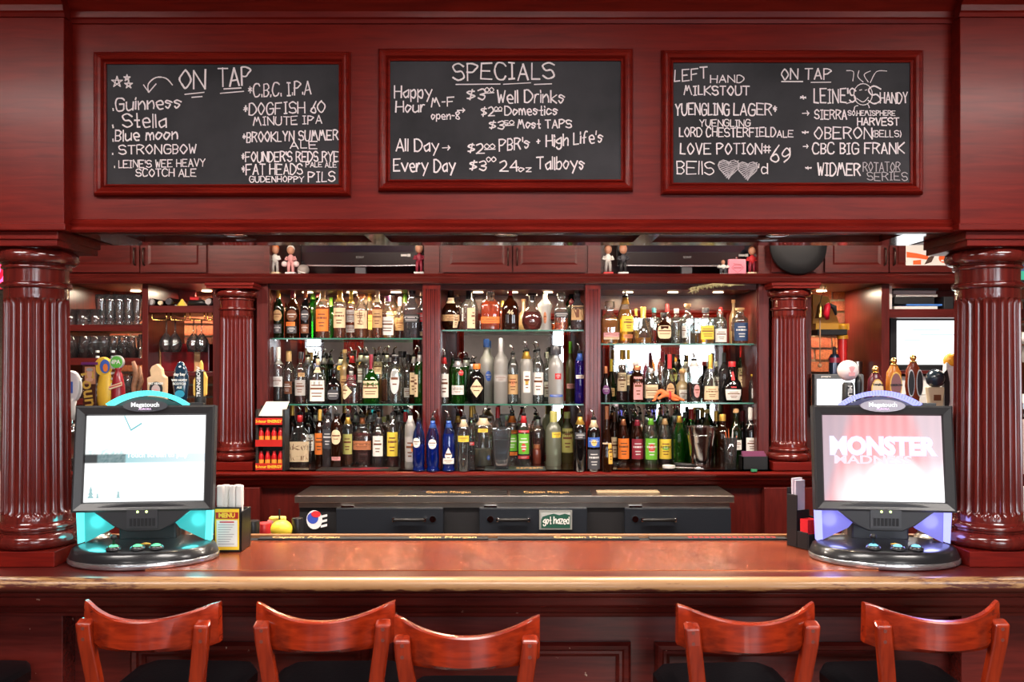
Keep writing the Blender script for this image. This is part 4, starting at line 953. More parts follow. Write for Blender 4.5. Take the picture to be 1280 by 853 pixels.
shelf('''
365.5 13 505 wine k - 0 - foil gold b577 | dark bottle with gold neck
375 26 507 squat c r .20 cream,r,.06,.40,1 pour red f581 | squat amber bottle, cream label, red neck | Maker's/Mark
386 15 508 tall k - 0 white,r,.2,.5,.6,.4 pour black b | dark bottle with white label and spout
394 12 508 tall c w .3 - pour silver b575 | clear greenish bottle with spout
400 13 512 tall b r .5 orange,r,.2,.58,.9 foil gold m | brown bottle with orange label
410.5 15.5 508 apoth s a .25 charcoal,r,.3,.62,.8 pour black f583 | dark bottle with black and silver label
421 15 508 apoth b d .6 cream,o,.38,.62,.8+pink,r,.12,.18,.7 pour black m583 | brown bottle with cream oval label
435 13 510 tall c a .3 olive,r,.2,.55,.9 pour gold m582 | bottle with olive label and gold neck
445 12 509 tall c w .3 - pour silver b575 | clear bottle with bent spout
453 24 511 flask c r .56 copper,r,.26,.42,.95 pour copper m580 | broad red flask with copper label
463 13 508 tall c w .3 - pour silver b575 | clear bottle with spout, behind the flask
473 16 522 apoth c d .72 white,r,.2,.62,.75 cap black m582 | short bottle of dark spirit, white label
480 10 521 apoth c w .5 - cap olive b575 | small clear bottle behind
491 15 507 tall c r .40 yellow,r,.16,.56,.9 pour black m582 | bottle with tall yellow label
499 12 508 tall c w .3 - pour silver b575 | clear bottle with curved spout
507 14 515 std c r .45 - foil red b577 | amber bottle with red cap
513 14 507 tall f - 0 grey,r,.1,.5,.8+orange,o,.26,.40,.25,.4 pour white m585 | grey-white bottle with orange dot
523.5 15.5 514 blue B B .45 white,o,.40,.56,.6,-.3 pour black f590 | leftmost blue bottle with white disc
541 16 514 blue B B .45 white,o,.38,.54,.6 pour blue f591 | middle blue bottle with white disc
554 11 518 tall b a .4 - foil orange b577 | bottle with orange neck
561 16.5 514 blue B B .62 white,r,.13,.22,.8+white,d,.13,.40,.5 pour blue f590 | light blue bottle with white peaked label
572.5 12 509 tall c w .4 - pour gold b577 | clear bottle with gold neck
579.5 16 512 tall c w .5 yellow,r,.48,.58,.85 pour cream f590 | clear crackled bottle with yellow label
589 14 508 std c w .4 red,r,.3,.36,.5 foil gold b577 | clear bottle with gold neck and red print
604 22 511 apoth c C .30 yellow,r,.60,.66,.5+blue,o,.12,.2,.2,.6 pour cream m583 | wide clear jar-like bottle with cream liquid
622 15 509 jug c w .5 - foil red b | clear bottle with red capsule
640 15 509 tall c w .5 orange,r,.52,.58,.9+green,r,.2,.5,.9+orange,r,.12,.18,.9 pour orange b577 | clear bottle with orange labels
654.6 15.5 508 std c w .5 green,r,.20,.54,.85+red,o,.24,.38,.35+red,r,.56,.60,.9+red,r,.12,.17,.9 pour red m582 | clear bottle with strawberry label and red neck
672.5 17.5 514 std c r .48 - pour silver b578 | clear bottle of red-brown liqueur
692 19 514 apoth y - 0 yellow,r,.52,.62,.6,.4 foil olive m582 | frosted greenish bottle with yellow print
709 15.5 515 apoth o - 0 olive,r,.2,.68,.9 cap olive b578 | olive bottle with yellow-green label
725 16 508 tall k - 0 charcoal,r,.5,.6,.8 pour gold f590 | tall black bottle with gold neck
742 16.5 513 tall k - 0 blue,r,.40,.56,.9+charcoal,r,.04,.36,.95+yellow,o,.42,.52,.4 pour cream f590 | charcoal bottle with blue picture label
758.5 16 508 cone b d .5 gold,r,.12,.42,.35,.5+cream,r,.42,.44,.9 foil brown f590 | tall brown bottle with amber side label
768 10 515 std b d .5 cream,r,.1,.5,.8 foil brown b578 | dark bottle sliver
775 12 512 jug b a .7 - pour black b576 | brown bottle behind the orange-labelled one
779 15.5 513 jug b d .5 orange,r,.10,.48,.9 pour copper m580 | brown sloping bottle with orange label
791 12 511 jug b a .7 - pour black b576 | brown bottle behind the maroon-labelled one
796.5 16.5 514 jug b d .5 maroon,r,.10,.48,.9 pour maroon m580 | brown sloping bottle with maroon label
808 12 511 jug c g .5 - pour silver b576 | clear bottle behind the green-labelled one
813.6 16.5 512 jug c g .50 green,r,.10,.48,.9+red,o,.24,.38,.5 pour green m581 | bottle of green liqueur with green label
826 12 511 jug c y .5 - pour silver b576 | clear bottle behind the yellow-labelled one
831 17 512 jug c d .5 yellow,r,.10,.46,.9+green,o,.26,.34,.5 pour tan m580 | bottle with bright yellow label
843 12 509 jug c g .5 - pour silver b576 | pale green bottle with spout
849 14 508 jug g - 0 - pour gold m581 | green bottle with gold-striped neck
856 12 515 wine g - 0 - cap charcoal b576 | bright green bottle
864 15 511 wine g - 0 - foil red b578 | green bottle with red neck foil
872 12 512 wine k - 0 - foil black b | black wine bottle
883.5 14 512 wine o - 0 - cork cork b | yellow-green wine bottle with cork
895 14 514 wine k - 0 - foil gold b | black wine bottle with gold top
903 19 518 tall b d .5 - cap gold m582 | large dark bottle with gold cap
919.7 15 511 wine G - 0 white,r,.28,.45,.8 cork cork m582 | dark green wine bottle, white label and cork
928 12 514 wine k - 0 - foil maroon b | black wine bottle with maroon foil
938 15 509 wine k - 0 white,r,.24,.48,.85 long white m582 | wine bottle with long white neck foil
''', BZ, 4.775, 5.32, 'counter under %s bay', 'bottles standing on the back counter', basey=True)
# the number on the red wax bottle
for ob in list(bpy.data.objects):
    if ob.type == 'EMPTY' and 'numbered 46' in ob.get('label', ''):
        letters('46', .036, (0, -.052, .100), ob, lm('cream'), bold=.0006)
    if ob.type == 'EMPTY' and 'brush characters' in ob.get('label', ''):
        m = MB()
        for P in ([(-6, 5), (5, 6)], [(-1, 9), (0, -2)], [(-6, 1), (6, 2)], [(-5, -3), (5, -2)], [(-4, -8), (5, -9)], [(1, -3), (-1, -12)], [(-5, -13), (4, -14)]):
            ribbon(m, [(a*.0028, .125+b*.0032) for a, b in P], .004, -.045)
        m.build('brush_lettering', lm('brown'), ob)

# ================================================================ things on the back counter
def tumbler(prof, label, loc, group, name='pint_glass', cat='glass', seg=20, n=2):
    t = tag(MB().lathe(prof, seg=seg, close=False).lathe([(.002, prof[0][1]+.001), (prof[0][0], prof[0][1])], seg=seg, close=False).build(name, GLASSW, None, smooth=True), label, cat, group)
    t.location = loc
    return t
GLASSW = gm('drinking_glass', (.86, .90, .92), (.8, .85, .9), .04, base=.07, top=.85)
def at(px, py_base, zb):           # point on the plane z = zb seen at that row
    D = (EYE-zb)*F/(py_base-450); return X(px, D), D
# energy shot rack
D = 4.83; ox, oy = X(341, D), D; o = (ox, oy, BZ)
t = empty('shot_rack', o, 'tiered cardboard rack of small red energy shots, left end of counter', 'display')
k = D/F; RB = pm('rack_black', (.015, .014, .013), .5); RR = pm('rack_red', (.42, .012, .008), .45); YEL = pm('print_yellow', (.85, .55, .04), .5)
MB().box(ox-18*k, ox-15*k, oy-.05, oy+.05, BZ, BZ+76*k).box(ox+15*k, ox+18*k, oy-.05, oy+.05, BZ, BZ+76*k).box(ox-18*k, ox+18*k, oy+.045, oy+.05, BZ, BZ+80*k).build('rack_body', RB, t, o)
MB().add([(ox-16*k, oy-.04, BZ+68*k), (ox+16*k, oy-.04, BZ+68*k), (ox+18*k, oy+.045, BZ+85*k), (ox-11*k, oy+.045, BZ+85*k), (ox-16*k, oy-.035, BZ+68*k), (ox+16*k, oy-.035, BZ+68*k), (ox+18*k, oy+.05, BZ+85*k), (ox-11*k, oy+.05, BZ+85*k)], [(0, 1, 2, 3), (7, 6, 5, 4), (0, 4, 5, 1), (1, 5, 6, 2), (2, 6, 7, 3), (3, 7, 4, 0)]).build('header_card', pm('pale_card', (.75, .62, .55), .6), t, o)
shots = MB().lathe([(.012, 0), (.0145, .004), (.0145, .052), (.0145, .056)], seg=10)
shm = shots.mesh('shot_body', [pm('shot_yellow', (.75, .28, .03), .4)]); shc = MB().lathe([(.0146, .050), (.0148, .064), (.012, .074), (.0095, .080), (.0095, .096)], seg=10).mesh('shot_cap', [pm('shot_red', (.45, .008, .01), .3)])
for i, (zy, txt) in enumerate(((6, 1), (35, 0), (62, 1))):
    z = BZ+zy*k-4*k
    MB().box(ox-17*k, ox+15*k, oy-.062, oy+.04, z, z+.003).build('tier', RB, t, o)
    MB().box(ox-17.5*k, ox+15.5*k, oy-.066, oy-.062, z-.002, z+8*k).build('tier_front', RR, t, o)
    if txt:
        letters('5-hour ENERGY', .021, (-.004, -.0668, z+3.6*k-BZ), t, YEL, bold=.0006)
    if i < 2:
        for q in range(4):
            s = empty('energy_shot', (ox-12.5*k+q*8*k, oy-.03, z+.003), 'tiny red-capped energy shot on the %s tier, %s from left' % (('bottom', 'middle')[i], ORD[q+1]), 'bottle', 'energy shots in the rack')
            for me, nm in ((shm, 'shot_body'), (shc, 'shot_cap')):
                ob = bpy.data.objects.new(nm, me); COL.objects.link(ob); ob.parent = s
# rubber service mats
t = tag(MB().box(X(397, 4.83), X(498, 4.83), 4.79, 4.93, BZ, BZ+.004).build('service_mat', MATR, None, (X(447, 4.83), 4.86, BZ)), 'black service mat with red print at the left of the counter', 'mat')
m = MB()
for a, b, c in ((425, 470, 4.81), (428, 475, 4.85), (440, 462, 4.83), (450, 485, 4.88)): m.box(X(a, c), X(b, c), c, c+.008, BZ+.0038, BZ+.0048)
m.build('red_print', pm('mat_red', (.45, .01, .03), .6), t, (X(447, 4.83), 4.86, BZ))
t = tag(MB().box(X(606, 4.83), X(682, 4.83), 4.79, 4.95, BZ, BZ+.006).build('service_mat', pm('mat_grey', (.03, .035, .035), .5), None, (X(644, 4.83), 4.86, BZ), bevel=.001), 'dark green-black service mat under the clear mixing beaker', 'mat')
letters('BACARDI', .035, (X(662, 4.83)-X(644, 4.83), -.02, .0066), t, GOLDI, rot=(radians(20), 0, 0), bold=.0006)
# bitters bundle (lying lighter and charms)
x, y = at(462, 580, BZ)
t = empty('pourer_tube', (x, y, BZ), 'clear plastic tube lying on the left service mat', 'tube')
MB().tube([(-.035, 0, .014), (.10, .0, .014)], .0105, 12).build('tube_body', GLASSW, t, smooth=True); MB().tube([(-.06, 0, .014), (-.035, 0, .014)], .008, 10).build('tube_collar', km('gold'), t)
x, y = at(437, 582, BZ)
t = tag(MB().build('pourer_pile', CHROME), 'small heap of silver pourers beside the plastic tube', 'pourers'); bpy.data.objects.remove(t)
for i in range(4):
    t = empty('loose_pourer', (x+i*.022-.04, y+(i % 2)*.02, BZ+.0065), 'silver pourer lying on the left service mat, %s from left' % ORD[i+1], 'pourer', 'loose pourers on the mat', rz=i*1.3)
    MB().tube([(-.012, 0, .006), (.01, 0, .004), (.024, 0, .002)], [.0035, .003, .0025], 6).build('spout', CHROME, t); MB().tube([(-.022, 0, .002), (-.012, 0, .005)], [.006, .0065], 8).build('stopper', BLACK, t)
# mixing beaker
x, y = at(627, 588, BZ); h = 52*y/F
t = empty('mixing_beaker', (x, y, BZ+.006), 'tall clear square-sided mixing beaker, centre of the counter', 'beaker')
MB().lathe([(.034, 0), (.038, .004), (.044, h*.3), (.054, h*.95), (.058, h), (.055, h), (.050, h*.92), (.040, h*.3), (.034, .012), (.002, .012)], seg=20, n=5, dy=.8, close=False).build('beaker_wall', gm('beaker', (.68, .72, .76), (.5, .55, .6), .12, base=.2, top=.95), t, smooth=True)
MB().lathe([(.033, .014), (.044, h*.70)], seg=16, n=5, dy=.8).build('steel_insert', pm('cloudy_insert', (.45, .47, .5), .3, .7), t, smooth=True)
# copper-red little jar in front of the red-brown liqueur
x, y = at(671, 580, BZ)
t = empty('small_jar', (x, y, BZ), 'small copper-red jar in front of the red-brown liqueur', 'jar')
MB().lathe([(.022, 0), (.025, .004), (.025, .075), (.020, .090)], seg=16).build('jar_body', gm('jar_red', (.7, .2, .1), (.5, .12, .07), .6), t, smooth=True); MB().lathe([(.020, .09), (.021, .092), (.021, .11), (.017, .112)], seg=14).build('lid', km('copper'), t)
# crystal ornament
x, y = at(772, 586, BZ); m = MB()
for i in range(10):
    a = i*.628; m.tube([(x, y, BZ+.02), (x+.04*cos(a), y+.02*sin(a), BZ+.02+.028*abs(sin(a*1.7)))], [.006, .001], 5)
tag(m.build('crystal_star', GLASSW, None, (x, y, BZ)), 'spiky clear star ornament in front of the brown bottles', 'ornament')
# white dish, bottle opener
x, y = at(836, 586, BZ); tag(MB().lathe([(.020, 0), (.034, .004), (.036, .018), (.033, .018), (.030, .008), (.002, .006)], c=(x, y, BZ), seg=18).build('small_dish', WHITE, None, (x, y, BZ)), 'small white dish near the front edge of the counter', 'dish')
x, y = at(862, 586, BZ)
t = empty('wine_opener', (x, y, BZ), 'black-handled wine opener lying before the steel shaker', 'opener', rz=radians(-12))
MB().tube([(-.085, 0, .022), (-.04, 0, .020), (.04, 0, .014)], [.010, .012, .010], 8).build('handle', BLACK, t, smooth=True); MB().box(.03, .075, -.008, .008, .002, .024).box(-.08, .06, -.010, -.007, .004, .010).build('steel_lever', CHROME, t, bevel=.002)
# steel shaker
x, y = at(874, 586, BZ); y += .06; x = X(876, y); h = (586-535)*y/F
t = empty('steel_shaker', (x, y, BZ), 'brushed steel mixing cup among the bottles', 'shaker')
MB().lathe([(.052, 0), (.056, .003), (.066, h*.5), (.078, h*.82), (.079, h*.84), (.082, h), (.080, h), (.070, h*.6), (.052, .01), (.002, .01)], seg=32, close=False).build('cup', pm('shaker_steel', (.62, .60, .60), .14, 1), t, smooth=True, edge=True)
MB().lathe([(.0795, h*.79), (.082, h*.80), (.0795, h*.81)], seg=32, close=False).build('rim_band', CHROME, t, smooth=True)
# glass of picks
x, y = at(913, 587, BZ); h = 40*y/F
t = empty('glass_of_picks', (x, y, BZ), 'clear pint glass of bar picks beside the black box', 'glass')
MB().lathe([(.026, 0), (.030, .003), (.037, h), (.035, h), (.027, .012), (.002, .012)], seg=18, close=False).build('glass_wall', GLASSW, t, smooth=True)
for i in range(6): MB().tube([(0, 0, .015), (.035*cos(i), .02*sin(i*2), h*(1.05+.12*(i % 3)))], .0022, 5).build('pick', pm('pick_%d' % (i % 2), ((.5, .1, .03), (.6, .6, .6))[i % 2], .4), t)
MB().lathe([(.025, .013), (.028, .035)], seg=12).build('nuts', pm('nut_brown', (.3, .16, .07), .8, bump=.6, vscale=120), t)
# black box with purple cards
x, y = at(944, 588, BZ); k = y/F
t = empty('card_box', (x, y, BZ), 'low black box of purple cards at the right end of the counter', 'box')
MB().box(-16*k, 17*k, 0, .006, 0, 17*k).box(-16*k, 17*k, .074, .08, 0, 17*k).box(-16*k, -14.5*k, 0, .08, 0, 17*k).box(15.5*k, 17*k, 0, .08, 0, 17*k).box(-16*k, 17*k, 0, .08, 0, .004).build('box_body', BLACK, t)
for i in range(4): MB().box(-14*k, 14.5*k, .012+i*.014, .015+i*.014, .006, (19+i*1.2)*k).build('card', pm('purple_card', (.20, .05, .12), .5), t)
x, y = at(942, 590, BZ); tag(MB().box(x-.015, x+.018, y-.008, y+.008, BZ, BZ+.014).build('green_packet', pm('green_packet', (.03, .22, .10), .5), None, (x, y, BZ), bevel=.002), 'tiny green packet in front of the black card box', 'packet')
# orange reclining figure on the right middle shelf
z = 1.436; D = 5.01; k = D/F; ox = X(835, D)
me = bpy.data.meshes.new('toy_figure'); J = [(-17, 3, .010), (-15, 11, .012), (-9, 15, .026), (-3, 11, .024), (3, 9, .026), (9, 8, .020), (16, 4.2, .012), (21, 2.6, .009), (-16, 3, .010), (-20, 2.5, .009), (-13, 4, .013), (6, 4, .018), (14, 3, .012)]
me.from_pydata([(a*k, 0, b*k) for a, b, r in J], [(0, 1), (1, 2), (2, 3), (3, 4), (4, 5), (5, 6), (6, 7), (1, 8), (8, 9), (3, 10), (4, 11), (11, 12)], []); me.materials.append(pm('orange_rubber', (.85, .20, .06), .45))
fg = bpy.data.objects.new('toy_figure', me); COL.objects.link(fg); fg.location = (ox, D, z); tag(fg, 'orange rubber figurine lying on its side on the right middle shelf', 'figurine')
md = fg.modifiers.new('skin', 'SKIN'); md.use_smooth_shade = True
for i, (a, b, r) in enumerate(J): fg.data.skin_vertices[0].data[i].radius = (r*.62, r*.62)
fg.data.skin_vertices[0].data[3].use_root = True
fg.modifiers.new('sub', 'SUBSURF').levels = 1
tb = MB().lathe([(.026, -.006), (.028, 0), (.026, .006)], seg=14, axis='x').build('red_band', km('red'), fg); tb.location = (2*k, 0, 9*k)

# ================================================================ niche television sets, figurines
def tv(px0, px1, label):
    D = 5.08; a, b = X(px0, D), X(px1, D); o = ((a+b)/2, D, UC0)
    t = empty('television', o, label, 'television', 'televisions above the bays'); zb = Z(331.5, D)
    MB().box(a, b, D, D+.06, zb, zb+.40).build('bezel', pm('tv_black', (.008, .008, .010), .2, coat=.4), t, o, bevel=.004)
    MB().box(a+.03, b-.03, D-.003, D+.001, zb+.075, zb+.36).build('screen', pm('tv_screen', (.01, .014, .025), .08, coat=1), t, o)
    n = 12; m = MB(); vs = []
    for i in range(n+1):
        x = a+(b-a)*i/n; dz = .004*(1-((i/n)*2-1)**2); vs += [(x, D-.004, zb-.004-dz), (x, D-.004, zb+.002-dz), (x, D+.02, zb+.002-dz), (x, D+.02, zb-.004-dz)]
    m.add(vs, [(i*4+j, i*4+(j+1) % 4, i*4+4+(j+1) % 4, i*4+4+j) for i in range(n) for j in range(4)]); m.build('silver_trim', pm('tv_trim', (.5, .5, .52), .25, .9), t, o)
    MB().box((a+b)/2-.03, (a+b)/2+.03, D+.01, D+.05, UC0+.012, zb).build('stand_neck', pm('stand_grey', (.08, .08, .09), .3), t, o)
    MB().lathe([(.30, 0), (.29, .008), (.10, .014)], c=((a+b)/2, D+.03, UC0), seg=32, dy=.35).build('stand_foot', BLACK, t, o, smooth=True)
    letters('SONY', .018, (0, -.0045, zb+.044-UC0), t, pm('tv_letter', (.25, .25, .25), .5))
    MB().box(b-.105, b-.07, D-.004, D, zb+.050, zb+.062).box(b-.068, b-.05, D-.004, D, zb+.048, zb+.064).build('screen_sticker', WHITE, t, o)
    return t
tv(376, 524, 'black flat television in the niche above the left bay')
tv(772, 946, 'black flat television in the niche above the right bay, beside pink flask')
SKIN = pm('figurine_skin', (.55, .27, .17), .5)
def figurine(px, top_y, label, shirt, pants, base, hair, head=(.55, .27, .17), arms=1, cup=None, D=4.99, hs=1.0):
    x = X(px, D); h = Z(top_y, D)-UC0; o = (x, D, UC0); t = empty('bobblehead_figurine', o, label, 'figurine', 'bobblehead figurines above the bays')
    MB().box(-.028, .028, -.022, .022, 0, h*.10).build('base', pm('fig_%s' % base, LC[base], .5), t, bevel=.002)
    ms = lambda c: pm('fig_%s' % c, LC.get(c, (.5, .3, .2)), .5)
    m = MB()
    for s in (-1, 1): m.tube([(s*.012, 0, h*.10), (s*.012, 0, h*.28), (s*.008, 0, h*.45)], [.008, .009, .011], 8)
    m.build('trousers', ms(pants), t, smooth=True)
    MB().lathe([(.013, h*.40), (.017, h*.5), (.021, h*.60), (.012, h*.66), (.006, h*.70)], seg=12, dy=.7).build('torso', ms(shirt), t, smooth=True)
    m = MB()
    for s in (-1, 1): m.tube([(s*.020, 0, h*.62), (s*.030, -.004, h*.52), (s*.016, -.016, h*.50)], [.007, .006, .005], 8)
    m.build('arms', ms(shirt) if arms else SKIN, t, smooth=True)
    hd = MB().sphere((0, 0, h*.84), h*.15*hs, 14, 10, (.85, .85, 1)).build('head', SKIN, t, smooth=True)
    MB().sphere((0, .003, h*.88), h*.145*hs, 14, 8, (.9, .85, .9)).build('hat' if hair in ('orange', 'navy', 'red', 'maroon') else 'hair', ms(hair), t, smooth=True)
    return t
figurine(344, 306, 'football figurine in white and red jersey, leftmost above the left bay', 'white', 'grey', 'cream', 'orange')
figurine(363.5, 307, 'pink figurine with pompoms above the left bay', 'pink', 'pink', 'silver', 'white')
x = X(363.5, 4.99)
t = [q for q in bpy.data.objects if q.name.startswith('bobblehead')][-1]
for s in (-1, 1): MB().sphere((s*.033, -.01, .062), .017).build('pompom', pm('pompom', (.8, .62, .62), .9, bump=1, vscale=200), t, smooth=True)
figurine(524, 305, 'blond figurine in a maroon shirt at the right end of the left niche', 'maroon', 'maroon', 'silver', 'cream')
figurine(760, 306, 'grey-trousered baseball figurine on a red base above the right bay', 'white', 'grey', 'red', 'brown')
figurine(779, 306, 'dark-suited figurine standing second from left above the right bay', 'charcoal', 'black', 'silver', 'copper')
figurine(904, 325, 'tiny figurine left of the pink flask', 'white', 'charcoal', 'silver', 'brown')
figurine(940, 308, 'figurine in red jersey right of the pink flask', 'red', 'maroon', 'cream', 'brown')
x = X(379, 5.0); o = (x, 5.0, UC0)
t = empty('miniature_helmet', o, 'miniature grey football helmet beside the pink figurine', 'helmet')
MB().sphere((0, 0, .030), .034, 16, 10, (1, 1.1, .95)).build('shell', pm('helmet_grey', (.28, .24, .22), .35), t, smooth=True); MB().tube([(-.02, -.030, .022), (0, -.046, .014), (.02, -.034, .010)], .003, 6).tube([(-.02, -.032, .010), (0, -.046, .004), (.02, -.034, .004)], .003, 6).build('face_guard', WHITE, t)
x = X(921, 5.0); k = 5/F; o = (x, 5.0, UC0)
t = empty('pink_flask', o, 'pink hip flask with dark emblem above the right bay', 'flask')
MB().lathe([(11.2*k*.96, 0), (11.2*k, .003), (11.2*k, 19*k), (11.2*k*.95, 20*k)], seg=24, n=7, dy=.3).build('flask_body', pm('flask_pink', (.80, .24, .32), .35), t, smooth=True, edge=True)
MB().lathe([(.008, 20*k), (.008, 23*k)], seg=12).build('screw_cap', CHROME, t)
m = MB(); dpt = -.0175
ribbon(m, [(a*k*.9, 9*k+b*k*.9) for a, b in ((-8, 0), (-5, 3.5), (5, 3.5), (8, 0), (0, -7), (-8, 0))], .002, dpt)
ribbon(m, [(-5*k, 14*k), (5*k, 13*k)], .003, dpt); ribbon(m, [(-5*k, 9*k), (5*k, 9*k)], .004, dpt)
m.build('emblem', lm('maroon'), t)
# round black speaker
x = X(998, 4.88); t = empty('round_speaker', (x, 4.93, Z(307, 4.86)), 'round black speaker fixed to the narrow cabinet over the right back column', 'speaker')
MB().lathe([(.16, -.045), (.155, -.06), (.10, -.078), (.02, -.085)], seg=36, axis='y').lathe([(.14, -.001), (.16, -.045)], seg=36, axis='y', close=False).build('speaker_cone', pm('speaker_black', (.012, .013, .015), .55), t, smooth=True)
MB().box(-X(1028, 4.93)+X(998, 4.93), X(1026, 4.93)-X(998, 4.93), -.006, 0, -.14, .30).build('mounting_board', WOODD, t)
# poster on the cabinet door
D = 4.925; t = empty('football_poster', W(1160, 330, D), 'white poster with orange football helmets on the cabinet door at right', 'poster'); o = tuple(t.location)
MB().box(X(1132, D), X(1190, D), D-.002, D, Z(332, D), Z(300, D)).build('poster_sheet', WHITE, t, o)
Ds = D; ORG = pm('poster_orange', (.85, .12, .02), .5); BRN = pm('poster_brown', (.06, .03, .02), .5)
blob(el(1180, 323, 7, 6), ORG, t, D-.003, o); blob([(1133, 315), (1146, 317), (1160, 320), (1160, 325), (1146, 323), (1133, 322)], ORG, t, D-.003, o); blob([(1155, 331), (1160, 322), (1169, 318), (1164, 328)], BRN, t, D-.0035, o); blob([(1141, 326), (1151, 325), (1151, 331), (1141, 331)], ORG, t, D-.003, o)
blob([(1176, 325), (1184, 325), (1184, 327), (1176, 327)], MATS['white_paper'], t, D-.0035, o)
# feather boa hanging from the right bay
m = MB()
for i in range(150):
    s = random.random(); x = X(863+52*s, 4.90); z = Z(358-3*sin(s*3)+ (6*(1-s)), 4.90); l = .03*(1-s*.7)
    a = random.uniform(0, 6.28); b_ = random.uniform(-1, 1); d = Vector((cos(a)*sqrt(1-b_*b_), sin(a)*.5*sqrt(1-b_*b_), b_))*l
    q = Vector((x, 4.875, z)); n = Vector((.0, .0, .003))if abs(d.z) < abs(d.x) else Vector((.003, 0, 0)); m.add([q-n, q+d, q+n], [(0, 1, 2)])
m.tube([(X(863, 4.9), 4.89, Z(362, 4.9)), (X(890, 4.9), 4.88, Z(356, 4.9)), (X(930, 4.9), 4.886, Z(357, 4.9))], [.010, .006, .002], 8)
tag(m.build('tinsel_sprig', pm('tinsel', (.28, .24, .12), .5, .3, var=.4), None, (X(890, 4.9), 4.89, Z(358, 4.9))), 'ragged olive and gold tinsel sprig hanging at the top of the right bay', 'decoration')
# ================================================================ left wing
PINT = [(.030, 0), (.031, .003), (.042, .145)]; SHORT = [(.034, 0), (.036, .004), (.038, .09)]
PIL = [(.030, 0), (.032, .004), (.026, .03), (.029, .06), (.036, .13), (.037, .175)]
def thick(p, t=.0025): return p+[(r-t, h) for r, h in p[::-1] if h > .006]+[(.002, .010)]
dn = lambda n: ORD[n]
def glass_row(base, xs, z, D, where, kind, grp, flip=False):
    for i, px in enumerate(xs):
        o = base if i == 0 and base.get('free') else base.copy()
        if o is not base: COL.objects.link(o)
        else: del base['free']
        o.location = (X(px, D), D, z+(kind[1] if flip else 0)); o.rotation_euler = (pi, 0, 0) if flip else (0, 0, random.random()*3)
        o['label'] = '%s, %s from left on %s' % (kind[0], dn(i+1), where); o['category'] = 'glass'; o['group'] = grp
def gbase(prof, name):
    ob = MB().lathe(thick(prof), seg=18, close=False).build(name, GLASSW, None, smooth=True); ob['free'] = 1; return ob
g1 = gbase(SHORT, 'short_glass'); g2 = gbase(PIL, 'pilsner_glass'); g3 = gbase([(.030, 0), (.031, .003), (.041, .125)], 'pint_glass')
glass_row(g1, (88.5, 104, 120), 1.878, 5.02, "the left shelf unit's top shelf", ('short clear glass', .09), 'short glasses on the top left shelf')
glass_row(g2, (127.5, 138.5, 150, 161.5, 172.5), 1.878, 5.04, "the left shelf unit's top shelf", ('tall curved beer glass', .175), 'tall beer glasses on the top left shelf')
glass_row(g2, (133, 145, 156.5, 168), 1.878, 5.16, "the top left shelf's back row", ('tall curved beer glass behind', .175), 'tall beer glasses on the top left shelf')
glass_row(g1, (96, 112), 1.878, 5.14, "the top left shelf's back row", ('short clear glass behind', .09), 'short glasses on the top left shelf')
glass_row(g3, (90, 106.5, 119, 131, 143.5, 155.5, 166), 1.690, 5.02, 'the second left shelf', ('upturned pint glass', .125), 'pint glasses on the second left shelf', True)
glass_row(g3, (100, 112.5, 125, 137.5, 150, 162), 1.690, 5.13, "the second left shelf's back row", ('upturned pint glass behind', .125), 'pint glasses on the second left shelf', True)
glass_row(g3, (88, 102, 124, 145, 160, 171), 1.462, 5.02, 'the third left shelf', ('upturned pint glass', .125), 'pint glasses on the third left shelf', True)
glass_row(g3, (90, 106, 124, 142, 158, 172), BZ+.13, 5.02, 'the lowest left stack', ('upturned pint glass', .125), 'pint glasses low on the left', True)
glass_row(g3, (90, 106, 124, 142, 158, 172), BZ, 5.02, 'the left counter', ('upturned pint glass', .125), 'pint glasses low on the left', True)
x = X(176, 5.0); tag(MB().lathe(thick([(.014, 0), (.014, .135)], .0015), c=(x, 5.0, 1.690), seg=14, close=False).build('slim_glass', GLASSW, None, (x, 5.0, 1.69), smooth=True), 'slim straight glass at the right end of the second left shelf', 'glass')
# niche: lying bottles, wine-glass rack
for px, c, r, lb in ((191, 'silver', .022, 'steel-capped bottle end at the left of the niche top shelf'), (202, 'cream', .017, 'cream-capped bottle end on the niche top shelf'), (212.5, 'charcoal', .024, 'dark glass bottle end on the niche top shelf'), (262, 'silver', .024, 'round silver tin end at the right of the niche top shelf')):
    x = X(px, 5.0); o = (x, 5.02, 1.985)
    t = empty('lying_bottle', o, lb, 'bottle', 'things lying on the niche top shelf')
    MB().lathe([(r*.9, -.03), (r, -.02), (r, .2), (r*.4, .25)], c=(0, 0, r), axis='y', seg=16).build('bottle_body', GL['k'], t, smooth=True, edge=True); MB().lathe([(r*.7, -.045), (r*.8, -.030)], c=(0, 0, r), axis='y', seg=14).build('cap', km(c), t)
x = X(226, 5.0); tag(MB().lathe([(.034, 0), (.020, .02), (.004, .042)], c=(x, 5.02, 1.985), seg=5).build('yellow_cloth', pm('cloth_yellow', (.70, .50, .05), .7), None, (x, 5.02, 1.985)), 'small yellow peaked object on the niche top shelf', 'cloth')
x = X(243, 5.0); t = empty('torch_lighter', (x, 5.05, 1.985), 'black tool with red top lying on the niche top shelf', 'tool')
MB().tube([(-.05, 0, .018), (.03, 0, .022), (.06, 0, .016)], [.014, .018, .012], 8).build('tool_body', BLACK, t, smooth=True); MB().box(-.04, .012, -.014, .014, .038, .056).build('red_grip', km('red'), t, bevel=.003)
t = empty('glass_rack', (wl(228), 5.1, 1.946), 'brass wire rack under the niche shelf for wine glasses', 'rack')
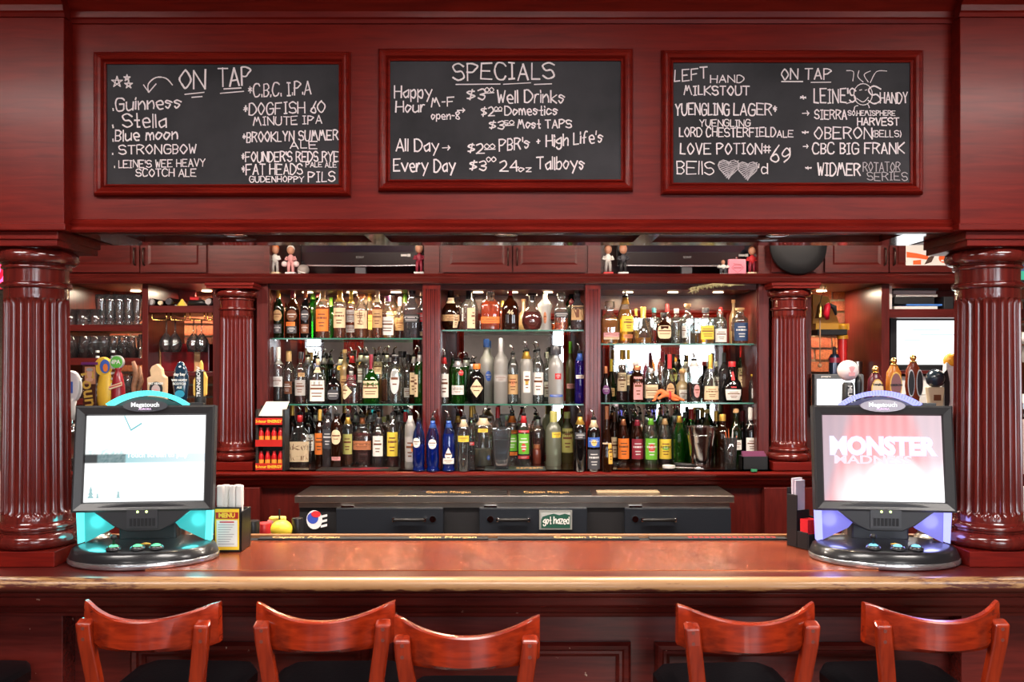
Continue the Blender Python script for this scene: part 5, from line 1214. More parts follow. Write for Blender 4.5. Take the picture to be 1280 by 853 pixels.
for a, b in ((192, 210), (215.5, 233), (239, 257), (261, 267)):
    for s in (a, b):
        pass
    xa, xb = X(a, 5.0)-wl(228), X(b, 5.0)-wl(228)
    MB().tube([(xa, -.12, 0), (xa, -.12, -.034), (xa+.006, -.12, -.042), (xb-.006, -.12, -.042), (xb, -.12, -.034), (xb, -.12, 0)], .0034, 6).tube([(xa, -.12, -.03), (xa, .2, -.03)], .0025, 6).tube([(xb, -.12, -.03), (xb, .2, -.03)], .0025, 6).build('wire_loop', BRASS, t, smooth=True)
wg = MB().lathe([(.034, 0), (.033, .002), (.005, .005), (.004, .075), (.015, .085), (.036, .115), (.040, .14), (.034, .185), (.0335, .185), (.0385, .14), (.002, .088)], seg=20, close=False).build('wine_glass', GLASSW, None, smooth=True); wg['free'] = 1
glass_row(wg, (208, 219, 242, 252), 1.91-.185, 5.06, 'the brass rack in the niche', ('upturned wine glass hanging', .185), 'wine glasses hanging in the niche', True)
x0, x1 = wl(188), wl(250); o = ((x0+x1)/2, 5.2, 1.612)
t = empty('red_lacquer_box', o, 'dark red lacquered box with pale straps in the niche', 'box')
MB().box(x0, x1, 5.12, 5.4, 1.612, 1.775).build('box_body', pm('lacquer_red', (.16, .004, .006), .2, coat=.6), t, o, bevel=.004)
for a, b in ((194, 200), (242, 249)): MB().box(X(a, 5.1), X(b, 5.1), 5.112, 5.12, 1.612, 1.78).build('strap', pm('strap_wood', (.50, .27, .12), .6, var=.3), t, o)
MB().lathe([(.008, 0), (.008, .004)], c=(X(216, 5.1), 5.112, 1.745), axis='y', seg=10).build('badge', CHROME, t, o)

# ================================================================ right wing
# yellow hoist-shaped sign, bell, red and yellow post
Dn = 5.32
o = W(1045, 395, Dn); t = empty('yellow_bracket', o, 'yellow painted metal bracket on the brick wall behind the bell', 'bracket')
MB().add([(X(a, Dn), Dn+q, Z(b, Dn)) for q in (0, .05) for a, b in ((1016, 368), (1036, 371), (1050, 405), (1016, 405))], [(0, 1, 2, 3), (7, 6, 5, 4), (0, 4, 5, 1), (1, 5, 6, 2), (2, 6, 7, 3), (3, 7, 4, 0)]).box(X(1016, Dn), X(1058, Dn), Dn-.05, Dn+.05, Z(413, Dn), Z(405, Dn)).build('bracket_plate', pm('paint_yellow', (.62, .30, .02), .4), t, o, bevel=.003)
MB().box(X(1016, Dn), X(1053, Dn), Dn-.08, Dn+.03, Z(419.5, Dn), Z(412.5, Dn)).build('black_roller', BLACKM, t, o, bevel=.003)
o = (X(1053, 5.28), 5.28, BZ); t = empty('red_canister', o, 'tall red post with yellow cap against the bricks', 'canister'); k = 5.28/F
MB().lathe([(5.6*k, 0), (5.6*k, Z(424, 5.28)-BZ)], seg=20).build('post', pm('paint_red', (.55, .02, .02), .3, coat=.4), t, smooth=True, edge=True)
z = Z(424, 5.28)-BZ; MB().lathe([(7*k, z), (7*k, z+4*k), (6*k, z+5*k), (6*k, z+17*k), (4*k, z+19*k)], seg=20).build('yellow_cap', MATS['paint_yellow'], t, smooth=True, edge=True)
D = 5.05; o = W(1025, 380, D); t = empty('brass_bell', o, 'brass bar bell with hanging cord beside the right back column', 'bell'); k = D/F
MB().lathe([(6.5*k, -18*k), (5.6*k, -16*k), (4.4*k, -9*k), (3.6*k, -3*k), (1.5*k, 0), (.6*k, 2*k)], seg=24).build('bell_body', pm('bell_brass', (.50, .30, .10), .3, 1), t, smooth=True)
MB().tube([(0, 0, -16*k), (.2*k, 0, -40*k), (0, 0, -76*k)], .004, 6).sphere((0, 0, -77*k), .012).build('cord', pm('cord_tan', (.40, .24, .14), .9), t, smooth=True)
MB().tube([(0, 0, 0), (1.5*k, 0, 8*k), (6*k, 0, 20*k), (7*k, 0, 40*k), (6*k, -.1, 60*k)], .002, 5).build('hanging_wire', BLACK, t)
x = X(1034, 5.02); z = Z(392, 5.02); m = MB().tube([(x, 5.02, z-.03), (x-.012, 5.0, z), (x-.006, 5.0, z+.04), (x+.01, 5.02, z+.055)], [.012, .018, .018, .008], 10)
t = tag(m.build('red_ribbon', pm('ribbon_red', (.6, .01, .03), .4), None, (x, 5.02, z), smooth=True), 'crumpled red bow hanging beside the brass bell', 'bow')
MB().tube([(x+.01, 5.02, z+.05), (x+.04, 5.02, z+.035), (x+.05, 5.02, z-.01)], [.012, .016, .006], 8).build('black_end', BLACKM, t, (x, 5.02, z), smooth=True)
# cable bundle
for i in range(5):
    pts = [(X(1086-i*2+8*sin(j*.9+i), 5.42-.03*(i % 3)), 5.42-.03*(i % 3), Z(355+j*22, 5.4)) for j in range(8)]
    tag(MB().tube(catmull3(pts) if False else pts, .010-.001*i, 6).build('power_cable', BLACKM if i else pm('cable_grey', (.3, .3, .3), .4), None, pts[-1], smooth=True), '%s cable down the right side of the brick niche, %s from right' % ('grey' if i == 0 else 'black', ORD[i+1]), 'cable', 'cables in the brick niche')
x = X(1043, 5.2); t = empty('spray_can', (x, 5.2, BZ), 'dark can with red band under the yellow bracket', 'can'); z = Z(443, 5.2)-BZ
MB().lathe([(.032, 0), (.032, z-.02), (.020, z), (.008, z+.004)], seg=18).build('can_body', pm('can_navy', (.02, .03, .06), .25, .6), t, smooth=True, edge=True); MB().lathe([(.0325, z-.05), (.0325, z-.02)], seg=18, close=False).build('red_band', km('maroon'), t); MB().lathe([(.010, z), (.010, z+.04), (.004, z+.045)], seg=10).build('nozzle', BLACK, t)
x = X(1071, 5.2); t = tag(MB().lathe([(.022, Z(466, 5.2)-BZ-.2), (.030, Z(452, 5.2)-BZ)], seg=18, c=(x, 5.2, BZ)).lathe([(.03, 0), (.022, Z(466, 5.2)-BZ-.2)], seg=18, c=(x, 5.2, BZ)).build('steel_cup', STEEL, None, (x, 5.2, BZ), smooth=True, edge=True), 'small steel cup behind the order screen', 'cup')
# order touchscreen (POS)
SCR = emis('screen_white', (.93, .97, 1), 1.5)
D = 4.98; o = (X(1050, D), D, BZ); t = empty('order_screen', o, 'grey order terminal with white screen behind the round tap handle', 'monitor')
MB().box(X(1018, D), X(1080, D), D, D+.05, Z(524, D), Z(468, D)).build('casing', pm('casing_grey', (.09, .10, .11), .4), t, o, bevel=.004)
MB().box(X(1021, D), X(1075, D), D-.002, D, Z(516, D), Z(474, D)).build('screen', SCR, t, o)
MB().box(X(1040, D), X(1060, D), D+.01, D+.06, BZ, Z(522, D)).box(X(1030, D), X(1070, D), D-.03, D+.12, BZ, BZ+.015).build('stand', BLACK, t, o)
m = MB(); write(m, 'posera', 1027, 1038, 471.8, 2, D-.003, .5); m.build('lettering', WHITE, t, o)
# wall screen
D = 5.10; o = (X(1150, D), D, BZ); t = empty('wall_screen', o, 'bright white screen on the right shelf unit beside the column', 'monitor')
MB().box(X(1113, D), X(1215, D), D, D+.06, Z(461, D), Z(397.5, D)).build('casing', BLACK, t, o, bevel=.004)
MB().box(X(1121, D), X(1210, D), D-.002, D, Z(456, D), Z(401, D)).build('screen', emis('screen_bright', (.95, .98, 1), 2.2), t, o)
for a, b, c in ((1140, 1175, 412), (1150, 1200, 418), (1130, 1150, 425)): MB().box(X(a, D), X(b, D), D-.003, D-.0015, Z(c+1.2, D), Z(c, D)).build('screen_line', emis('screen_line', (.5, .75, .9), 1.2), t, o)
MB().box(X(1125, D), X(1212, D), D-.01, D+.08, 1.62, Z(461, D)).build('base', BLACKM, t, o, bevel=.004)
tag(MB().box(X(1112, 5.08), X(1205, 5.08), 5.05, 5.35, 1.48, 1.585).build('paper_tray', WHITE, None, (X(1160, 5.08), 5.1, 1.48), bevel=.004), 'white box of papers under the wall screen', 'box')
tag(MB().box(X(1112, 5.08), X(1205, 5.08), 5.0, 5.4, BZ, 1.478).build('white_printer', pm('machine_white', (.6, .58, .55), .5), None, (X(1160, 5.08), 5.1, BZ), bevel=.006), 'large off-white machine standing below the paper box', 'machine')
# folders
def folder(x0, x1, y0, y1, col, label, D=5.02, tilt=0):
    xa, xb, za, zb = X(x0, D), X(x1, D), Z(y1, D), Z(y0, D); o = ((xa+xb)/2, D+.1, za)
    ob = tag(MB().box(xa, xb, D, D+.22, za, zb).build('binder', col, None, o, bevel=.001), label, 'binder', 'folders on the right shelf'); ob.rotation_euler = (0, tilt, 0); return ob
folder(1118, 1172, 383, 386.6, WHITE, 'white folder lowest in the pile on the right shelf', tilt=0)
folder(1133, 1178, 380.2, 382.6, pm('folder_blue', (.05, .18, .55), .5), 'blue folder with red end on the right shelf', tilt=0)
folder(1118, 1168, 371.5, 380, BLACKM, 'thick black binder in the pile on the right shelf')
folder(1120, 1172, 368, 371, WHITE, 'pale folder on the thick black binder')
folder(1117, 1170, 363.5, 367.6, pm('folder_grey', (.42, .42, .45), .5), 'grey-white folder near the top of the pile')
folder(1119, 1173, 360.5, 363.2, BLACKM, 'thin black folder topmost in the pile')
tag(MB().box(X(1110.5, 5.0), X(1115, 5.0), 5.0, 5.2, 1.966, 2.10).build('upright_binder', WHITE, None, (X(1112, 5), 5.1, 1.966)), 'upright white binder at the left end of the folder shelf', 'binder')
tag(MB().box(X(1180, 5.0), X(1192, 5.0), 5.0, 5.2, 1.966, 2.04).build('black_speaker_box', BLACKM, None, (X(1186, 5), 5.1, 1.966), bevel=.004), 'small black box on the folder shelf beside the column', 'box')
# far right glimpse and far left glimpse
D = 4.7; o = W(1290, 338, D); t = empty('small_television', o, 'television with green and white picture beyond the right bar column', 'television')
MB().box(X(1262, D), X(1330, D), D, D+.06, Z(357, D), Z(300, D)).build('casing', BLACK, t, o, bevel=.004)
m = MB()
for i in range(8):
    for j in range(4):
        a = X(1266+i*8, D); b = X(1274+i*8, D); m.box(a, b, D-.003, D, Z(350-j*11+0, D), Z(339-j*11, D), (i*3+j*2) % 3)
m.build('screen', [emis('pic_green', (.05, .5, .3), 1), emis('pic_white', (.8, .9, 1), 1.3), emis('pic_blue', (.05, .12, .3), 1)], t, o)
tag(MB().box(X(1262, 4.9), X(1340, 4.9), 4.9, 4.94, 1.50, 1.76).build('cash_register', pm('register_grey', (.30, .28, .25), .5, var=.5, vscale=14), None, (X(1290, 4.9), 4.92, 1.5), bevel=.01), 'grey patterned machine beyond the right bar column', 'machine')
tag(MB().sphere((X(1284, 4.85), 4.86, 1.80), .07, 16, 10, (1, .8, .5)).build('white_hat', WHITE, None, (X(1284, 4.85), 4.86, 1.76), smooth=True), 'white cap resting on the grey machine at the right edge', 'cap')
tag(MB().box(X(1258, 4.0), X(1330, 4.0), 4.0, 4.4, 1.16, 1.42).build('pale_cabinet', pm('pink_white', (.62, .48, .46), .5), None, (X(1290, 4), 4.2, 1.16)), 'pale pink-white chest beyond the right column base', 'cabinet')
tag(MB().box(X(1262, 3.6), X(1320, 3.6), 3.6, 3.62, .98, 1.16).build('price_sheet', WHITE, None, (X(1290, 3.6), 3.6, .98)), 'white printed sheet low at the right edge', 'paper')
t = empty('dark_bottle', (X(1276, 3.9), 3.9, 1.42), 'dark beer bottle with white tag at the right edge', 'bottle')
MB().lathe([(.036, 0), (.038, .01), (.038, .13), (.016, .19), (.014, .25)], seg=18).build('bottle_body', GL['b'], t, smooth=True); MB().lathe([(.0385, .07), (.0385, .11)], seg=18, close=False).build('paper_label', WHITE, t)
t = empty('neon_sign', (X(-12, 4.6), 4.6, Z(335, 4.6)), 'glowing red neon sign beyond the left bar column', 'sign')
MB().box(-.12, .12, .0, .02, -.11, .13).build('backing', pm('neon_back', (.25, .005, .02), .4, emit=(.8, .01, .05), es=.5), t)
m = MB()
for r in (.06, .10): m.tube([(r*cos(a*.4), -.02, r*sin(a*.4)) for a in range(17)], .008, 8)
m.build('neon_tube', emis('neon', (1, .03, .10), 9), t)
t = empty('side_counter', (X(-10, 4.4), 4.4, 0), 'grey steel side counter beyond the left column', 'counter')
MB().box(-.4, .12, 0, .33, 0, 1.16).build('cabinet_body', pm('side_pale', (.35, .27, .25), .6), t); MB().box(-.42, .14, -.02, .33, 1.16, 1.30).build('steel_top', STEEL, t)

# ================================================================ beer towers and tap handles
TZ = 1.485; TD = 2.93
def tower(xc, w, label):
    t = empty('beer_tower', (xc, TD, BT+.002), label, 'beer tap')
    for s in (-.3, .3): MB().lathe([(.06, 0), (.055, .02), (.045, .03), (.045, .30)], c=(s*w, 0, 0), seg=24).build('pedestal', STEEL, t, smooth=True, edge=True)
    MB().lathe([(.045, -w/2), (.05, -w/2+.01), (.05, w/2-.01), (.045, w/2)], c=(0, 0, .33), axis='x', seg=24).build('barrel', STEEL, t, smooth=True, edge=True)
    return t
tl = tower(X(170, TD), .46, 'steel beer tower hidden behind the left touchscreen')
tr = tower(X(1118, TD), .42, 'steel beer tower hidden behind the right touchscreen')
def handle(px, top_y, label, D=2.93):
    x = X(px, D); z0 = BT+.39; h = Z(top_y, D)-z0
    t = empty('tap_handle', (x, D-.02, z0), label, 'tap handle', 'beer tap handles')
    MB().lathe([(.012, 0), (.013, .01), (.009, .02), (.009, .035)], seg=14).build('ferrule', CHROME, t, smooth=True)
    MB().lathe([(.013, -.045), (.011, 0)], seg=12).build('faucet', CHROME, t, smooth=True)
    return t, h, D/F
def prism(mb, pts, y0, y1, mi=0):
    n = len(pts); mb.add([(a, y0, b) for a, b in pts]+[(a, y1, b) for a, b in pts], [tuple(range(n)), tuple(range(n, 2*n))[::-1]]+[(i, n+i, n+(i+1) % n, (i+1) % n) for i in range(n)], mi); return mb
def disc(mb, cx, cz, a, b, y0, y1, mi=0, n=20): return prism(mb, [(cx+a*cos(2*pi*i/n), cz+b*sin(2*pi*i/n)) for i in range(n)], y0, y1, mi)
def htext(t, s, size, x, z, y, mat, rot=0, bold=.0004): letters(s, size, (x, y, z), t, mat, rot=(pi/2, rot, 0), bold=bold, ext=.0003)
LW, LB, LR, LG = lm('white'), lm('black'), lm('red'), lm('gold')
# 1 white oval beside column
t, h, k = handle(93, 468, 'white oval tap handle with blue panel, against the left column')
MB().lathe([(.010, .02), (.016, .05), (.014, h*.4), (.018, h*.55)], seg=16).build('grip', pm('grip_white', (.7, .68, .66), .4), t, smooth=True); disc(MB(), 0, h*.76, 12*k, 20*k, -.012, .012).build('badge', pm('badge_white', (.75, .74, .74), .3), t, bevel=.003); prism(MB(), [(-7*k, h*.64), (4*k, h*.64), (4*k, h*.86), (-7*k, h*.86)], -.0145, -.012).build('blue_panel', lm('blue'), t)
# 2 brown board
t, h, k = handle(118, 453, 'dark brown tap handle board with a face picture and gold script')
MB().sweep([[(-9*k-q*.3, -.012, z), (8*k+q*.3, -.012, z), (8*k+q*.3, .012, z), (-9*k-q*.3, .012, z)] for z, q in ((.03, -.004), (h*.96, .004))]).build('board', pm('handle_brown', (.06, .02, .012), .35), t, bevel=.002)
prism(MB(), [(-10.5*k, h*.96), (10*k, h*.96), (10*k, h), (-10.5*k, h)], -.014, .014).build('purple_top', pm('handle_purple', (.14, .03, .16), .35), t)
prism(MB(), [(-6*k, h*.66), (7*k, h*.66), (7*k, h*.93), (-6*k, h*.93)], -.0135, -.012).build('picture', pm('picture_tan', (.55, .25, .13), .5), t)
disc(disc(MB(), 0, h*.82, 3.2*k, 5*k, -.0145, -.013), 0, h*.73, 4.5*k, 2.5*k, -.0145, -.013).build('face_print', pm('picture_light', (.68, .38, .26), .5), t); disc(MB(), 0, h*.885, 4*k, 2.2*k, -.0150, -.013).build('hair_print', lm('grey'), t)
htext(t, 'Founders', .058, .004, h*.34, -.0135, pm('script_gold', (.65, .42, .08), .4), rot=radians(82), bold=.001)
# 3 yellow
t, h, k = handle(135, 446, 'yellow paddle tap handle with round blue and orange badge')
MB().lathe([(.012, .02), (.020, .06), (.026, h*.35), (.028, h*.55), (.020, h*.72), (.017, h*.78)], seg=20, dy=.55).build('paddle', pm('handle_yellow', (.85, .52, .05), .35), t, smooth=True)
m = MB()
for s in (-1, 1):
    for i in range(9): m.box(s*.0255-.002, s*.0255+.002, -.010, .010, .10+i*.018, .107+i*.018)
m.build('rope_edge', pm('rope_grey', (.5, .5, .5), .6), t)
disc(MB(), -2*k, h*.86, 9.5*k, 11.5*k, -.012, .012).build('badge', MATS['handle_yellow'], t, bevel=.003); disc(MB(), 2*k, h*.86, 6*k, 8.5*k, -.015, -.012).build('badge_print', lm('blue'), t); disc(MB(), 3*k, h*.84, 3*k, 5*k, -.0165, -.015).build('orange_print', lm('orange'), t)
# 4 red with green disc
t, h, k = handle(151, 442, 'dark red tap handle topped by a green round badge')
MB().lathe([(.012, .02), (.018, .04), (.024, h*.35), (.022, h*.55), (.014, h*.72), (.008, h*.76), (.012, h*.78), (.008, h*.82)], seg=20, dy=.8).build('grip', pm('handle_crimson', (.28, .012, .02), .25, coat=.5), t, smooth=True)
disc(MB(), -1*k, h*.88, 8.5*k, 8.5*k, -.006, .006).build('badge_rim', km('silver'), t); disc(MB(), -1*k, h*.88, 7.3*k, 7.3*k, -.008, -.006).build('green_badge', pm('badge_green', (.10, .42, .05), .4), t); htext(t, 'IPA', .019, -1*k, h*.88, -.009, LW)
prism(MB(), [(-.022, h*.50), (.022, h*.56), (.022, h*.61), (-.022, h*.55)], -.0205, -.0195).build('cream_band', lm('cream'), t); prism(MB(), [(-.020, h*.525), (.020, h*.575), (.020, h*.592), (-.020, h*.542)], -.0212, -.0205).build('band_line', LR, t)
# 5 stick
t, h, k = handle(172, 452, 'gnarled brown stick tap handle behind the left touchscreen')
MB().tube([(0, 0, .02), (.008, 0, h*.3), (-.004, 0, h*.6), (.006, 0, h*.8), (-.006, 0, h)], [.008, .011, .009, .012, .006], 8).tube([(.004, 0, h*.45), (.022, 0, h*.7), (.016, 0, h*.92)], [.007, .008, .004], 8).build('stick', pm('stick_brown', (.22, .09, .04), .6, bump=.8, vscale=50, var=.4), t, smooth=True)
# 6 pale wood with round badge
t, h, k = handle(200, 455, 'pale wooden tap handle with round black pig badge')
prism(MB(), [(-.012, .02), (.014, .02), (.016, h*.28), (.030, h*.36), (.031, h*.78), (.020, h*.82), (.017, h*.92), (.002, h), (-.016, h*.96), (-.022, h*.90), (-.018, h*.80), (-.031, h*.78), (-.029, h*.36), (-.016, h*.28)], -.012, .012).build('paddle', pm('pale_wood', (.62, .40, .23), .5, var=.2, vscale=20), t, bevel=.003)
disc(MB(), 0, h*.60, .022, .024, -.014, -.012).build('badge', LB, t); disc(MB(), 0, h*.59, .014, .016, -.0150, -.014).build('badge_inner', pm('pig_pink', (.55, .40, .38), .5), t); disc(MB(), 0, h*.57, .008, .006, -.016, -.015).build('snout', lm('pink'), t); htext(t, 'FAT HEADS', .0095, 0, h*.685, -.0148, LW)
# 7 dark blue oval
t, h, k = handle(229, 452, 'glossy dark blue oval tap handle with white lettering')
MB().lathe([(.008, .02), (.010, h*.22), (.022, h*.45), (.027, h*.68), (.021, h*.88), (.010, h*.98), (.001, h)], seg=24, dy=.5).build('paddle', pm('handle_navy', (.008, .03, .06), .12, coat=1), t, smooth=True)
for s, z, sz in (('day bay', .80, .013), ('WEE HEAVY', .71, .0095), ('SCOTCH', .655, .0105), ('ALE', .60, .010)): htext(t, s, sz, 0, h*z, -.0145, LW)
disc(MB(), 0, h*.50, .016, .012, -.0122, -.0112).build('blue_glow_print', pm('print_cyan', (.03, .30, .45), .4), t)
# 8 black cider style
t, h, k = handle(253, 462, 'black tap handle with vertical white lettering and gold side')
MB().lathe([(.012, .02), (.018, .05), (.018, h*.50), (.015, h*.56), (.015, h*.97), (.010, h)], seg=18).build('grip', BLACK, t, smooth=True, edge=True); htext(t, 'STRONGBOW', .017, 0, h*.76, -.0155, LW, rot=-pi/2)
prism(MB(), [(.014, h*.52), (.020, h*.56), (.022, h*.86), (.014, h*.96)], -.008, .008).build('gold_side', LG, t); prism(MB(), [(-.014, h*.52), (-.020, h*.56), (-.020, h*.80), (-.014, h*.86)], -.008, .008).build('gold_side', LG, t); MB().tube([(.004, 0, h), (.004, 0, h*1.10), (.003, 0, h*1.16)], [.007, .006, .002], 8).build('gold_tip', LG, t)
# right side
t, h, k = handle(1057, 450, 'tap handle with white ball printed with a pink hand')
MB().lathe([(.014, .02), (.018, .05), (.016, h*.62), (.012, h*.66)], seg=18, n=4).build('grip', BLACK, t, smooth=True, edge=True); htext(t, 'MILK STOUT', .020, 0, h*.36, -.0175, LW, rot=pi/2); MB().sphere((0, 0, h*.84), 12.8*k, 20, 14).build('ball', pm('ball_white', (.80, .68, .66), .25, coat=.5), t, smooth=True)
m = MB()
for a in (-.5, -.25, 0, .25, .55): ribbon(m, [(0, h*.80), (.016*sin(a), h*.80+.022*cos(a))], .0035, -.0345)
ribbon(m, [(-.006, h*.785), (.006, h*.785)], .012, -.0345); m.build('hand_print', lm('pink'), t)
t, h, k = handle(1070, 470, 'slim black tap handle behind the white ball')
MB().lathe([(.008, .02), (.009, h*.5), (.012, h*.85), (.008, h)], seg=14).build('grip', BLACK, t, smooth=True)
def oval(px, ty, label, col, ov, inner, txt, knob=1, two=0, gripc=None):
    t, h, k = handle(px, ty, label)
    body = pm(*col)
    MB().lathe([(.010, .02), (.013, h*.25), (.020, h*.36), (.027, h*.56), (.024, h*.78), (.012, h*.88), (.008, h*.90)], seg=24, dy=.6).build('grip', body, t, smooth=True)
    MB().sphere((0, 0, h*.95), .011, 14, 10).lathe([(.009, h*.885), (.013, h*.895), (.009, h*.91)], seg=14).build('knob', BRASS, t, smooth=True)
    for s in ((-.5, .5) if two else (0,)):
        w_ = .011 if two else .020
        cx = s*.028; disc(MB(), cx, h*.60, w_, h*.19, -.0185, -.0165).build('badge', ov, t); disc(MB(), cx, h*.60, w_*.85, h*.17, -.0195, -.0185).build('badge_inner', inner, t)
    for s, z, sz in txt: htext(t, s, sz, 0, h*z, -.0205, LB if inner is not LB else LW)
    return t
oval(1091, 458, 'dark red tap handle with cream oval lager badge and gold knob', ('handle_wine', (.10, .01, .02), .25), LG, lm('cream'), (('LAGER', .50, .0135), ('Yuengling', .70, .009), ('--', .45, .01)))
oval(1114, 447, 'orange-brown tap handle with maroon oval badge', ('handle_amber', (.50, .16, .02), .25), lm('gold'), pm('badge_mauve', (.22, .08, .08), .4), (('OBERON', .60, .0095),))
oval(1138, 443, 'red-brown tap handle with two narrow silver ovals', ('handle_redbrown', (.17, .03, .012), .22), lm('silver'), LB, (), two=1)
t, h, k = handle(1165, 461, 'cream tap handle topped by a dark blue ball')
MB().sweep([[(-.018-q, -.013, z), (.018+q, -.013, z), (.018+q, .013, z), (-.018-q, .013, z)] for z, q in ((.02, -.004), (h*.68, .010))]).build('grip', pm('handle_cream', (.62, .50, .34), .5), t, bevel=.003); MB().sphere((.002, 0, h*.83), 11.5*k, 20, 14).build('ball', pm('ball_navy', (.02, .035, .05), .2, coat=.7), t, smooth=True)
prism(MB(), [(-.010, h*.45), (.014, h*.45), (.014, h*.55), (-.010, h*.55)], -.0145, -.013).build('stripe', lm('brown'), t)
t, h, k = handle(1186, 442, 'white and black tap handle with orange top beside the right column')
MB().sweep([[(-.030-q, -.013, z), (.020+q, -.013, z), (.020+q, .013, z), (-.030-q, .013, z)] for z, q in ((.02, -.012), (h*.4, 0), (h*.88, -.006))]).build('grip', MATS['grip_white'], t, bevel=.003); MB().sphere((0, 0, h*.90), .028, 16, 10, (1, .7, .9)).build('orange_top', pm('top_orange', (.85, .38, .03), .4), t, smooth=True)
prism(MB(), [(-.030, h*.15), (-.022, h*.12), (-.014, h*.35), (-.014, h*.6), (-.022, h*.78), (-.032, h*.74)], -.0145, -.013).build('black_side', LB, t)

# ================================================================ touchscreen game machines
def machine(px, label, lit, glow, rz, kind):
    D = 2.69; x = X(px, D)
    t = empty('touchscreen_game', (x, D, BT+.002), label, 'game machine', None, rz)
    A_, B_ = .219, .156
    def ell(r, z, n=48): return [(A_*r*cos(2*pi*i/n), B_*r*sin(2*pi*i/n), z) for i in range(n)]
    MB().sweep([ell(.985, 0), ell(1, .003), ell(1, .014), ell(.99, .017)]).build('silver_trim', pm('trim_silver', (.55, .56, .58), .25, .9), t, smooth=True, edge=True)
    MB().sweep([ell(.99, .017), ell(.985, .021), ell(.95, .040), ell(.90, .047), ell(.80, .050), ell(.3, .056), ell(.01, .056)]).build('base', pm('machine_black', (.014, .014, .016), .28, coat=.3), t, smooth=True, edge=True)
    Lm, Gm = emis('lit_'+kind, lit, 1.8), emis('glow_'+kind, glow, .9)
    # glowing side panels
    for s in (-1, 1):
        pf = [(s*.195, .050), (s*.200, .160), (s*.182, .160), (s*.178, .055)]
        prism(MB(), pf if s > 0 else pf[::-1], .0, .03).build('lit_edge', Lm, t)
        pf = [(s*.178, .050), (s*.180, .165), (s*.085, .165), (s*.060, .140), (s*.10, .09)]
        prism(MB(), pf if s > 0 else pf[::-1], .012, .028).build('glow_panel', Gm, t)
    # neck
    MB().box(-.085, .085, .03, .09, .05, .20).build('neck', pm('neck_black', (.02, .02, .022), .4), t, bevel=.006)
    prism(MB(), [(-.16, .162), (-.085, .105), (-.05, .088), (.05, .088), (.085, .105), (.16, .162), (.05, .175), (-.05, .175)], -.025, .03).build('chin', pm('chin_black', (.022, .022, .025), .4), t, bevel=.004)
    sl = MB()
    for i in range(7): sl.box(-.036+i*.011, -.029+i*.011, -.030, -.024, .105, .128)
    sl.build('speaker_grille', BLACKM, t)
    MB().box(-.045, .045, -.028, -.024, .098, .158).build('card_plate', pm('plate_grey', (.035, .035, .04), .3), t)
    for s in (-1, 1): MB().sphere((s*.013, -.029, .148), .0035, 8, 6).build('indicator_lamp', emis('indicator', (.7, 1, .3), 4), t)
    tilt = radians(-7); hd = bpy.data.objects.new('monitor', None)
    zc = .290
    def T(mb, name, mats, **kw):
        ob = mb.build(name, mats, t, **kw); ob.location = (0, .01, .135); ob.rotation_euler = (tilt, 0, 0); return ob
    w_, h_ = .2055, .322
    fr = MB().frame(-w_+.03, w_-.03, .030, h_-.030+.0, -.018, [(0, -.004), (.004, .004), (.024, .012), (.030, .008), (.030, -.030)]).build('screen_bezel', pm('bezel_black', (.028, .028, .030), .35), t)
    fr.location = (0, .0, .145); fr.rotation_euler = (tilt, 0, 0)
    bk = MB().box(-w_+.004, w_-.004, -.012, .035, .004, h_-.004).build('screen_housing', BLACK, t, bevel=.006); bk.location = fr.location; bk.rotation_euler = fr.rotation_euler
    # screen picture
    nx, nz = 64, 48; x0, x1, z0, z1 = -w_+.03, w_-.03, .030, h_-.030
    vs = [(x0+(x1-x0)*i/nx, -.0145, z0+(z1-z0)*j/nz) for j in range(nz+1) for i in range(nx+1)]
    fs = [(j*(nx+1)+i, j*(nx+1)+i+1, (j+1)*(nx+1)+i+1, (j+1)*(nx+1)+i) for j in range(nz) for i in range(nx)]
    sc = MB().add(vs, fs).build('screen', SCM, t); sc.location = fr.location; sc.rotation_euler = fr.rotation_euler
    ca = sc.data.color_attributes.new('picture', 'FLOAT_COLOR', 'POINT')
    for j in range(nz+1):
        for i in range(nx+1):
            ca.data[j*(nx+1)+i].color = (*picture(kind, i/nx, 1-j/nz), 1)
    def on(ob):
        ob.parent = sc; return ob
    if kind == 'teal':
        on(letters('Touch screen to play', .021, (.035, -.0150, z0+(z1-z0)*.535), None, emis('scr_txt', (1, 1, 1), 1.6), bold=.0003))
        m = MB(); ribbon(m, [(-.065, z1-.002), (-.045, z1-.045), (-.015, z1-.025)], .004, -.0150); ob = m.build('screen_mark', emis('scr_teal', (.15, .55, .6), 1), sc)
        m = MB()
        for cx, hh in ((-.155, .035), (-.135, .016), (-.075, .022)):
            for q in range(3): m.add([(cx-hh*.28*(1-q*.25), -.0150, z0+.012+q*hh*.3), (cx+hh*.28*(1-q*.25), -.0150, z0+.012+q*hh*.3), (cx, -.0150, z0+.012+q*hh*.3+hh*.45)], [(0, 1, 2)])
        m.build('tree_print', emis('scr_tree', (.35, .6, .62), 1), sc)
    else:
        for d, m_, b in ((.0, emis('scr_halo', (.75, .70, 1), 1.15), .0050), (-.0008, emis('scr_title', (1, 1, .97), 1.7), .0016)):
            on(letters('MONSTER', .073, (-.002, -.0152+d, z0+(z1-z0)*.630), None, m_, bold=b, sx=.93))
        on(letters('MADNESS', .035, (-.030, -.0152, z0+(z1-z0)*.475), None, emis('scr_pink', (.95, .70, .80), 1.1), bold=.001, sx=1.5))
    # crown arch
    def arcp(r, z, s, n=14, sp=34): return [(r*sin(radians(-sp+2*sp*i/n)), z+r*cos(radians(-sp+2*sp*i/n))) for i in range(n+1)]
    zt = h_-.012; r0 = .190
    P0 = arcp(r0, zt-.145, 0, sp=36); P1 = arcp(r0+.014, zt-.145, 0, sp=37)
